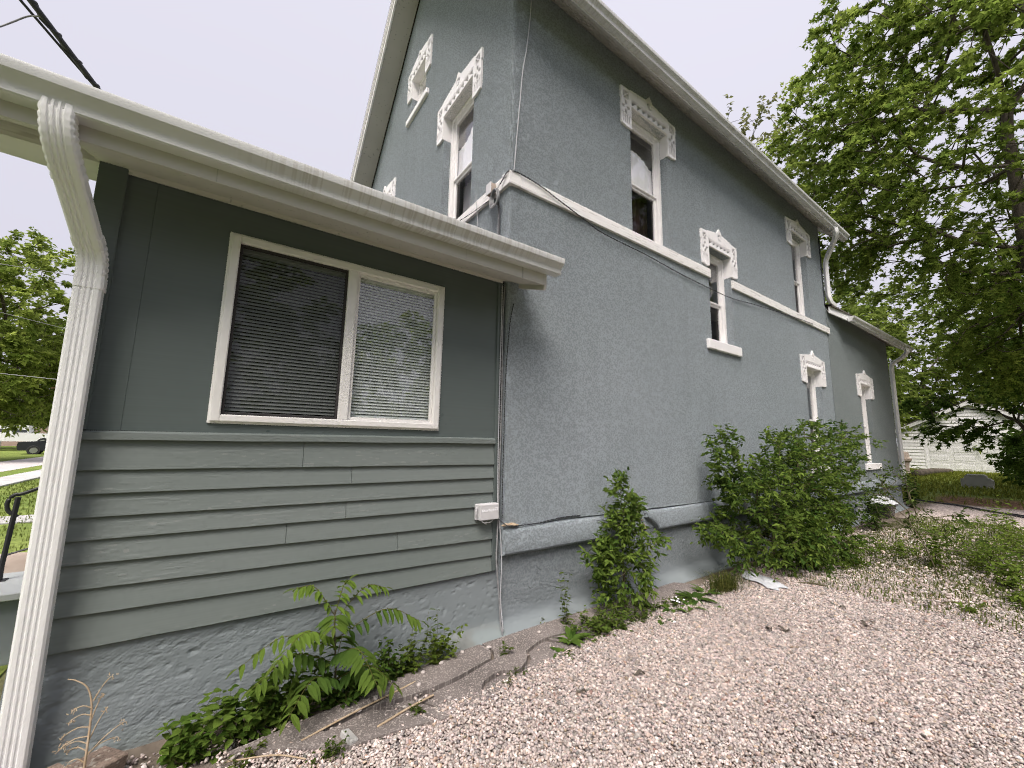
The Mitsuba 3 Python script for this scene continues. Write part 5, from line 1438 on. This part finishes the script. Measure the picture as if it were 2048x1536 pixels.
def blades(o, P, h, r, lo, hi, w=.006, lean=.5):
    n = len(P)
    a = r.uniform(0, 6.28, n)
    hh = h * r.uniform(.5, 1.15, n)
    d = np.stack([np.cos(a), np.sin(a), 0 * a], 1); s = np.stack([-np.sin(a), np.cos(a), 0 * a], 1) * w / 2
    ln = lean * r.random(n)
    m_ = P + d * (hh * ln * .35)[:, None] + np.array([0, 0, 1.0]) * (hh * .6)[:, None]
    t_ = P + d * (hh * ln)[:, None] + np.array([0, 0, 1.0]) * (hh * (1 - .3 * ln))[:, None]
    V = np.stack([P - s, P + s, m_ + s * .8, m_ - s * .8, t_], 1)
    f = np.array([(0, 1, 2), (0, 2, 3), (3, 2, 4)])
    o.add(V.reshape(-1, 3), (f[None] + (np.arange(n) * 5)[:, None, None]).reshape(-1, 3))
    o.c.append(np.repeat(palette(n, lo, hi, r, .2), 5, 0))


o = MB(); n = 420
blades(o, np.c_[2.72 + r.normal(0, .13, n), -.56 + r.normal(0, .055, n), np.zeros(n)], .24, r, (.05, .08, .018), (.17, .17, .05), .006, 1.3)
put('grass_tuft', o, 'm_leaf_near', None, 'thick tuft of long drooping grass beside the plastic bag', 'grass tuft')
o = MB()
n = 15000
X, Y = r.uniform(15.0, 30, n), r.uniform(-4.0, 4.2, n)
keep = (X + .3 * Y > 15.6) & ~((Y < .1) & (X > 15.4) & (X < 18.4) & (r.random(n) > .2))
X, Y = X[keep], Y[keep]
blades(o, np.c_[X, Y, gz(X) - .01], .17, r, (.15, .19, .03), (.33, .34, .075), .03, 1.2)
n = 14000
X, Y = r.uniform(3.8, 12, n), r.uniform(-3.1, -.5, n)
den = nz(np.c_[X, Y, 0 * X], .8, 155, 3) + .35 * ss(5, 7, X) - .45 * ss(10.5, 13, X) + .5 * ss(-1.9, -2.6, Y) * ss(3.8, 4.6, X)
keep = den > r.uniform(-.05, .5, n)
X, Y = X[keep], Y[keep]
blades(o, np.c_[X, Y, 0 * X], .08, r, (.10, .15, .028), (.24, .27, .075), .009, 1.3)
n = 9000
X, Y = -3.3 - 4 * r.random(n), 1.6 + 17 * r.random(n) ** .8
blades(o, np.c_[X, Y, 0 * X], .07, r, (.10, .14, .025), (.22, .25, .06), .016, 1.0)
put('grass', o, 'm_leaf', None, 'rough grass of the backyard, gravel fringe and front lawn', 'grass', None, 'stuff')

# ------------------------------------------------------------------ things beside the wall, farther back
TB = 'plastic_tub'
tag(TB, 'black plastic tub standing by the wall past the big shrub', 'tub')
n = 24
ring = lambda cx, cy, z, rx, ry: np.array([(cx + rx * np.sign(math.cos(a)) * abs(math.cos(a)) ** .5, cy + ry * np.sign(math.sin(a)) * abs(math.sin(a)) ** .5, z) for a in np.linspace(0, 2 * math.pi, n)])
P = np.array([ring(11.0, -.10, z, .36 + .10 * z / .3, .22 + .06 * z / .3) for z in (0, .1, .2, .3)] + [ring(11.0, -.10, .30, .49, .31), ring(11.0, -.10, .34, .49, .31), ring(11.0, -.10, .33, .43, .25), ring(11.0, -.10, .25, .40, .23)])
b = MB().grid(P)
put('body', b, 'm_tub', TB, smooth=35)
put('label', MB().box(10.66, 10.67, -.2, .0, .10, .2), 'm_box_grey', TB)
A_, R_ = np.meshgrid(np.linspace(0, 2 * math.pi, 40), np.linspace(0, 1, 16), indexing='ij')
P = np.stack([11.05 + .52 * R_ * np.cos(A_), -.10 + .34 * R_ * np.sin(A_), .37 + 0 * R_], -1)
P[..., 2] += .07 * nz(P.reshape(-1, 3), 6, 5, 3).reshape(R_.shape) + .07 * (1 - R_ ** 2) - .06 * R_ ** 4
put('plastic_sheet', MB().grid(P), 'm_plastic_bag', None, 'crumpled white plastic sheet heaped on the black tub', 'plastic sheet', smooth=True)
P = []
for t in np.linspace(0, 1, 16):
    c = np.array([9.55 - .10 * t, .02 - .02 * t - .12 + .0, .02 + .42 * t]); rr = .085 * (1 - .25 * t) + .02 * (t > .8)
    P.append([(c[0] + rr * math.cos(a), c[1] + rr * math.sin(a), c[2]) for a in np.linspace(0, 2 * math.pi, 18)])
P = np.array(P); P += .014 * nz(P.reshape(-1, 3), 9, 8, 2).reshape(P.shape[:2])[..., None]
put('paper_sack', MB().grid(P), 'm_plastic_bag', None, 'upright twisted white sack leaning by the shrub', 'sack', smooth=True)
P = np.stack(np.meshgrid(np.linspace(9.4, 11.3, 24), np.linspace(-.75, -.05, 10), indexing='ij'), -1)
P = np.concatenate([P, .006 + .02 * nz(np.c_[P.reshape(-1, 2), 0 * P.reshape(-1, 2)[:, 0]], 3, 9).reshape(P.shape[:2])[..., None]], -1)
put('soil', MB().grid(P), 'm_bark', kind='structure', label='patch of bare dark soil in front of the black tub', smooth=True)
hz = lambda x: float(gz(x)) + .02
cable('garden_hose', [(16.0, .3, hz(16)), (15.65, -.15, hz(15.6)), (15.37, -.71, hz(15.4)), (15.0, -1.23, hz(15)), (14.55, -1.7, hz(14.5)), (14.1, -2.1, hz(14.1)), (13.4, -2.8, hz(13.4))], .022, 'm_rubber', 'black hose lying across the gravel at the edge of the backyard', 60, cat='hose')
cable('garden_hose', [(15.6, -.6, hz(15.6)), (15.2, -1.1, hz(15.2)), (14.6, -1.5, hz(14.6)), (14.5, -2.0, hz(14.5)), (13.9, -2.6, hz(13.9))], .018, 'm_rubber', 'thinner second hose lying beside the black one', 60, cat='hose')
# concrete block with shoulders
poly = sg.Polygon([(-.62, 0), (.60, 0), (.62, .30), (.52, .36), (.42, .38), (.38, .46), (.30, .50), (-.36, .50), (-.44, .45), (-.48, .36), (-.62, .33)]).buffer(.02).buffer(-.0)
m = m3.Manifold.extrude(CS([np.array(poly.exterior.coords)[:-1]]), .35).refine_to_length(.08)
q = m.to_mesh(); v = q.vert_properties[:, :3].astype(float); v += .012 * np.stack([nz(v, 4, 1), nz(v, 4, 2), nz(v, 4, 3)], 1)
v = np.stack([20.9 + v[:, 2] - .55 * -v[:, 0] * .3, -.72 - v[:, 0] * .62, .22 + v[:, 1] * 1.0], 1)
put('concrete_block', MB().add(v, q.tri_verts), 'm_concrete', None, 'weathered grey concrete block with sloping shoulders standing in the weeds', 'concrete block', smooth=35)
# fallen log
lg = curve([(24.3, 1.46, .50), (25.3, 1.30, .54), (26.3, 1.16, .57), (27.4, 1.0, .57), (28.2, .86, .54)], 30)
bm = MB().tube(lg, np.interp(np.arange(30), [0, 6, 15, 29], [.17, .165, .15, .12]), 14)
v = bm.v[0]; bm.v[0] = v + .03 * np.stack([nz(v, 2.5, 1), nz(v, 2.5, 2), nz(v, 2.5, 3)], 1)
put('fallen_log', bm, 'm_bark', None, 'brown log lying on the ground in front of the garage', 'log', smooth=True)
# clay chimney pot / stone post by the rear corner
prof = [(.0, 0), (.26, 0), (.26, .08), (.20, .12), (.19, .45), (.22, .62), (.30, .70), (.31, .80), (.24, .84), (.22, 1.05), (.17, 1.12), (.0, 1.14)]
P = np.array([[(25.4 + rr * math.cos(a), 2.05 + rr * math.sin(a), .38 + z) for a in np.linspace(0, 2 * math.pi, 20)] for rr, z in prof])
put('garden_urn', MB().grid(P), 'm_clay', None, 'brown clay garden urn standing behind the rear corner of the house', 'urn', smooth=30)

# ------------------------------------------------------------------ white garage
G = 'garage'
tag(G, 'white clapboard garage with a wide panelled door in the backyard', 'garage')
gx, gzz = 31.0, .46
Yl, Yr, Yp = 3.14, -2.70, .22
ze, zp = 2.92, 4.25
dY0, dY1, dZ = -1.75, 2.08, 2.34
z = gzz + .08; i = 0
while z < zp - .1:
    h = .185
    zc = z + h * .5
    half = 1.0 if zc < ze else max(0.02, (zp - zc) / (zp - ze))
    yl, yr = Yp + (Yl - Yp) * half, Yp + (Yr - Yp) * half
    segs = [(dY1 + .06, yl), (yr, dY0 - .06)] if zc < dZ + .02 else [(yr, yl)]
    for a, c in segs:
        if c - a > .05:
            b = MB().add([(gx, a, z), (gx - .05, a, z), (gx - .012, a, z + h + .006), (gx, a, z + h + .006), (gx, c, z), (gx - .05, c, z), (gx - .012, c, z + h + .006), (gx, c, z + h + .006)], [(1, 5, 6, 2), (0, 4, 5, 1), (3, 2, 6, 7), (0, 1, 2, 3), (4, 7, 6, 5)])
            put('siding_board', b, 'm_siding', G)
    z += h
put('side_wall', MB().box(gx + .001, gx + 6, Yl - .1, Yl, gzz - .3, ze).box(gx + .001, gx + 6, Yr, Yr + .1, gzz - .3, ze).box(gx + .02, gx + .1, Yr, Yl, gzz - .3, ze).box(gx - .035, gx, Yl - .09, Yl + .005, gzz - .1, ze), 'm_siding', G)
put('corner_board', MB().box(gx - .045, gx + .02, Yl - .11, Yl + .012, gzz - .1, ze), 'm_siding', G)
b = MB()
for s, Ye in ((1, Yl), (-1, Yr)):
    b.add([(gx - .22, Ye + s * .15, ze - .09), (gx + 6.2, Ye + s * .15, ze - .09), (gx + 6.2, Yp, zp + .13), (gx - .22, Yp, zp + .13), (gx - .22, Ye + s * .15, ze - .16), (gx + 6.2, Ye + s * .15, ze - .16), (gx + 6.2, Yp, zp + .06), (gx - .22, Yp, zp + .06)], [(0, 1, 2, 3), (4, 7, 6, 5), (0, 3, 7, 4), (0, 4, 5, 1)])
put('roof', b, 'm_shingle', G)
b = MB()
for s, Ye in ((1, Yl), (-1, Yr)):
    b.add([(gx - .225, Ye + s * .15, ze - .165), (gx - .225, Yp, zp + .055), (gx - .225, Yp, zp - .14), (gx - .225, Ye + s * .15, ze - .36), (gx - .17, Ye + s * .15, ze - .165), (gx - .17, Yp, zp + .055), (gx - .17, Yp, zp - .14), (gx - .17, Ye + s * .15, ze - .36)], [(0, 1, 2, 3), (4, 7, 6, 5), (3, 2, 6, 7), (0, 3, 7, 4)])
put('rake_board', b, 'm_siding', G)
b = MB()
b.box(gx - .05, gx + .02, dY1, dY1 + .07, gzz, dZ + .07).box(gx - .05, gx + .02, dY0 - .07, dY0, gzz, dZ + .07).box(gx - .05, gx + .02, dY0, dY1, dZ, dZ + .07)
put('door_frame', b, 'm_siding', G)
nr, ncol = 4, 4
for a in range(nr):
    z0 = gzz + .02 + (dZ - gzz - .02) * a / nr; z1 = gzz + .02 + (dZ - gzz - .02) * (a + 1) / nr
    bsec = MB().box(gx + .0, gx + .03, dY0 + .005, dY1 - .005, z0 + .006, z1 - .006, .004)
    put('door_section', bsec, 'm_siding', G)
    for c in range(ncol):
        y0 = dY0 + (dY1 - dY0) * c / ncol; y1 = dY0 + (dY1 - dY0) * (c + 1) / ncol
        put('door_panel', MB().box(gx - .014, gx - .001, y0 + .12, y1 - .12, z0 + .11, z1 - .11, .006), 'm_siding', G)

# ------------------------------------------------------------------ street side
RAIL = 'stair_railing'
tag(RAIL, 'black iron stair railing with a curled end at the porch steps', 'railing')
put('post', MB().tube([(-3.42, 1.86, .50), (-3.42, 1.86, .62), (-3.40, 1.86, 1.13)], [.018, .016, .017], 8).box(-3.46, -3.38, 1.82, 1.90, .50, .512), 'm_black_iron', RAIL, smooth=30)
put('handrail', MB().tube(curve([(-3.385, 1.86, .98), (-3.44, 1.86, 1.03), (-3.45, 1.86, 1.10), (-3.42, 1.86, 1.15), (-3.36, 1.86, 1.165), (-3.1, 1.86, 1.30), (-2.83, 1.86, 1.44)], 40), .014, 7), 'm_black_iron', RAIL, smooth=True)
put('lower_rail', MB().tube([(-3.415, 1.86, .69), (-3.2, 1.86, .76), (-2.83, 1.86, .90)], .008, 6), 'm_black_iron', RAIL)
SW_ = 'stair_wall'
tag(SW_, 'grey painted side wall of the porch steps with a flat cap', 'stair wall')
put('cap', MB().box(-4.6, -2.85, 1.44, 2.1, .455, .505, .006), 'm_trim_grey', SW_, smooth=30)
put('body', MB().box(-4.5, -2.86, 1.52, 2.04, -.1, .454), 'm_plaster', SW_)
rock((-3.85, 3.4, .12), (.9, .6, .5), 5, 'm_clay', 'boulder', 'brown landscaping stone behind the porch steps', 'boulder', .4, 3, .2)


def car(name, label, c, heading, body, prof, width, wheels, glass, seat_label=None, tail=None):
    k = nkey(name)
    tag(k, label, 'car')
    ch, sh = math.cos(heading), math.sin(heading)

    def tr(v):
        v = np.asarray(v, float)
        return np.stack([c[0] + v[:, 0] * ch - v[:, 1] * sh, c[1] + v[:, 0] * sh + v[:, 1] * ch, c[2] + v[:, 2]], 1)

    def ext(poly, w, inset=0):
        m = m3.Manifold.extrude(CS([np.array(ccw(poly), float)]), w)
        q = m.to_mesh(); v = q.vert_properties[:, :3]
        return np.stack([v[:, 0], v[:, 2] - w / 2, v[:, 1]], 1), q.tri_verts[:, ::-1]
    v, f = ext(prof, width)
    v = v.copy(); top = np.clip((v[:, 2] - 1.0) / .6, 0, 1); v[:, 1] *= 1 - .13 * top
    put('body', MB().add(tr(v), f), body, k, smooth=30)
    for g in glass:
        v, f = ext(g, width + .012)
        v = v.copy(); top = np.clip((v[:, 2] - 1.0) / .6, 0, 1); v[:, 1] *= 1 - .13 * top
        put('window', MB().add(tr(v), f), 'm_car_glass', k)
    for x, rr in wheels:
        for s in (-1, 1):
            b = MB()
            for (r0, y0, y1) in ((rr, .0, .2),):
                a = np.linspace(0, 2 * math.pi, 25)
                P = np.array([[(x + q * math.cos(t), s * (width / 2 - .17 + yy), rr + q * math.sin(t)) for t in a] for q, yy in ((.02, .19), (rr * .62, .19), (rr * .66, .2), (rr * .95, .2), (rr, .17), (rr, .03), (rr * .9, 0), (.02, 0))])
                b.grid(tr(P.reshape(-1, 3)).reshape(P.shape))
            put('wheel', b, 'm_rubber', k, smooth=35)
            P = np.array([[(x + q * math.cos(t), s * (width / 2 + .035), rr + q * math.sin(t)) for t in np.linspace(0, 2 * math.pi, 13)] for q in (.01, rr * .6)])
            b2 = MB().grid(tr(P.reshape(-1, 3)).reshape(P.shape))
            put('hubcap', b2, 'm_chrome', k)
    return k


SUV = [(-2.3, .32), (2.2, .32), (2.28, .6), (2.25, .92), (1.05, 1.02), (.35, 1.62), (-1.9, 1.66), (-2.25, 1.05), (-2.34, .6)]
SG = [[(.88, 1.06), (.32, 1.54), (-.55, 1.56), (-.55, 1.06)], [(-.65, 1.06), (-.65, 1.56), (-1.8, 1.56), (-2.0, 1.06)]]
TRK = [(-2.8, .45), (2.7, .45), (2.75, .7), (2.7, 1.05), (1.45, 1.15), (.8, 1.78), (-.75, 1.8), (-.85, 1.15), (-2.8, 1.1)]
TG = [[(1.3, 1.18), (.78, 1.70), (.22, 1.72), (.22, 1.18)], [(.12, 1.18), (.12, 1.72), (-.68, 1.72), (-.76, 1.18)]]
car('parked_car', 'dark blue black car parked on the grass across the street', (-11.9, 42.2, -.05), math.radians(188), 'm_car_black', SUV, 1.8, [(1.45, .34), (-1.4, .34)], SG)
car('parked_car', 'white pickup truck parked behind the dark car', (-16.6, 50.0, .35), math.radians(185), 'm_car_white', TRK, 1.9, [(1.75, .38), (-1.75, .38)], TG)
FN = 'street_fence'
tag(FN, 'low pale metal fence rail behind the parked cars', 'fence')
for i in range(9):
    put('post', MB().tube([(-26 + 2.3 * i, 56, 0), (-26 + 2.3 * i, 56, 2.05)], .04, 8), 'm_white_metal', FN)
put('rail', MB().tube([(-27, 56, 2.0), (-6, 56, 2.0)], .04, 8), 'm_white_metal', FN)
FH = 'neighbour_house'
tag(FH, 'pale pinkish house glimpsed under the trees across the street', 'house')
put('wall', MB().box(-34, -12, 66, 74, 0, 3.4), 'm_house_pink', FH)
put('roof', MB().add([(-34.6, 65.4, 3.3), (-11.4, 65.4, 3.3), (-11.4, 70, 5.6), (-34.6, 70, 5.6), (-34.6, 74.6, 3.3), (-11.4, 74.6, 3.3)], [(0, 1, 2, 3), (3, 2, 5, 4)]), 'm_shingle', FH)
for x in (-27, -22, -17):
    put('window', MB().box(x, x + 1.2, 65.97, 66.0, 1.1, 2.4), 'm_car_glass', FH)
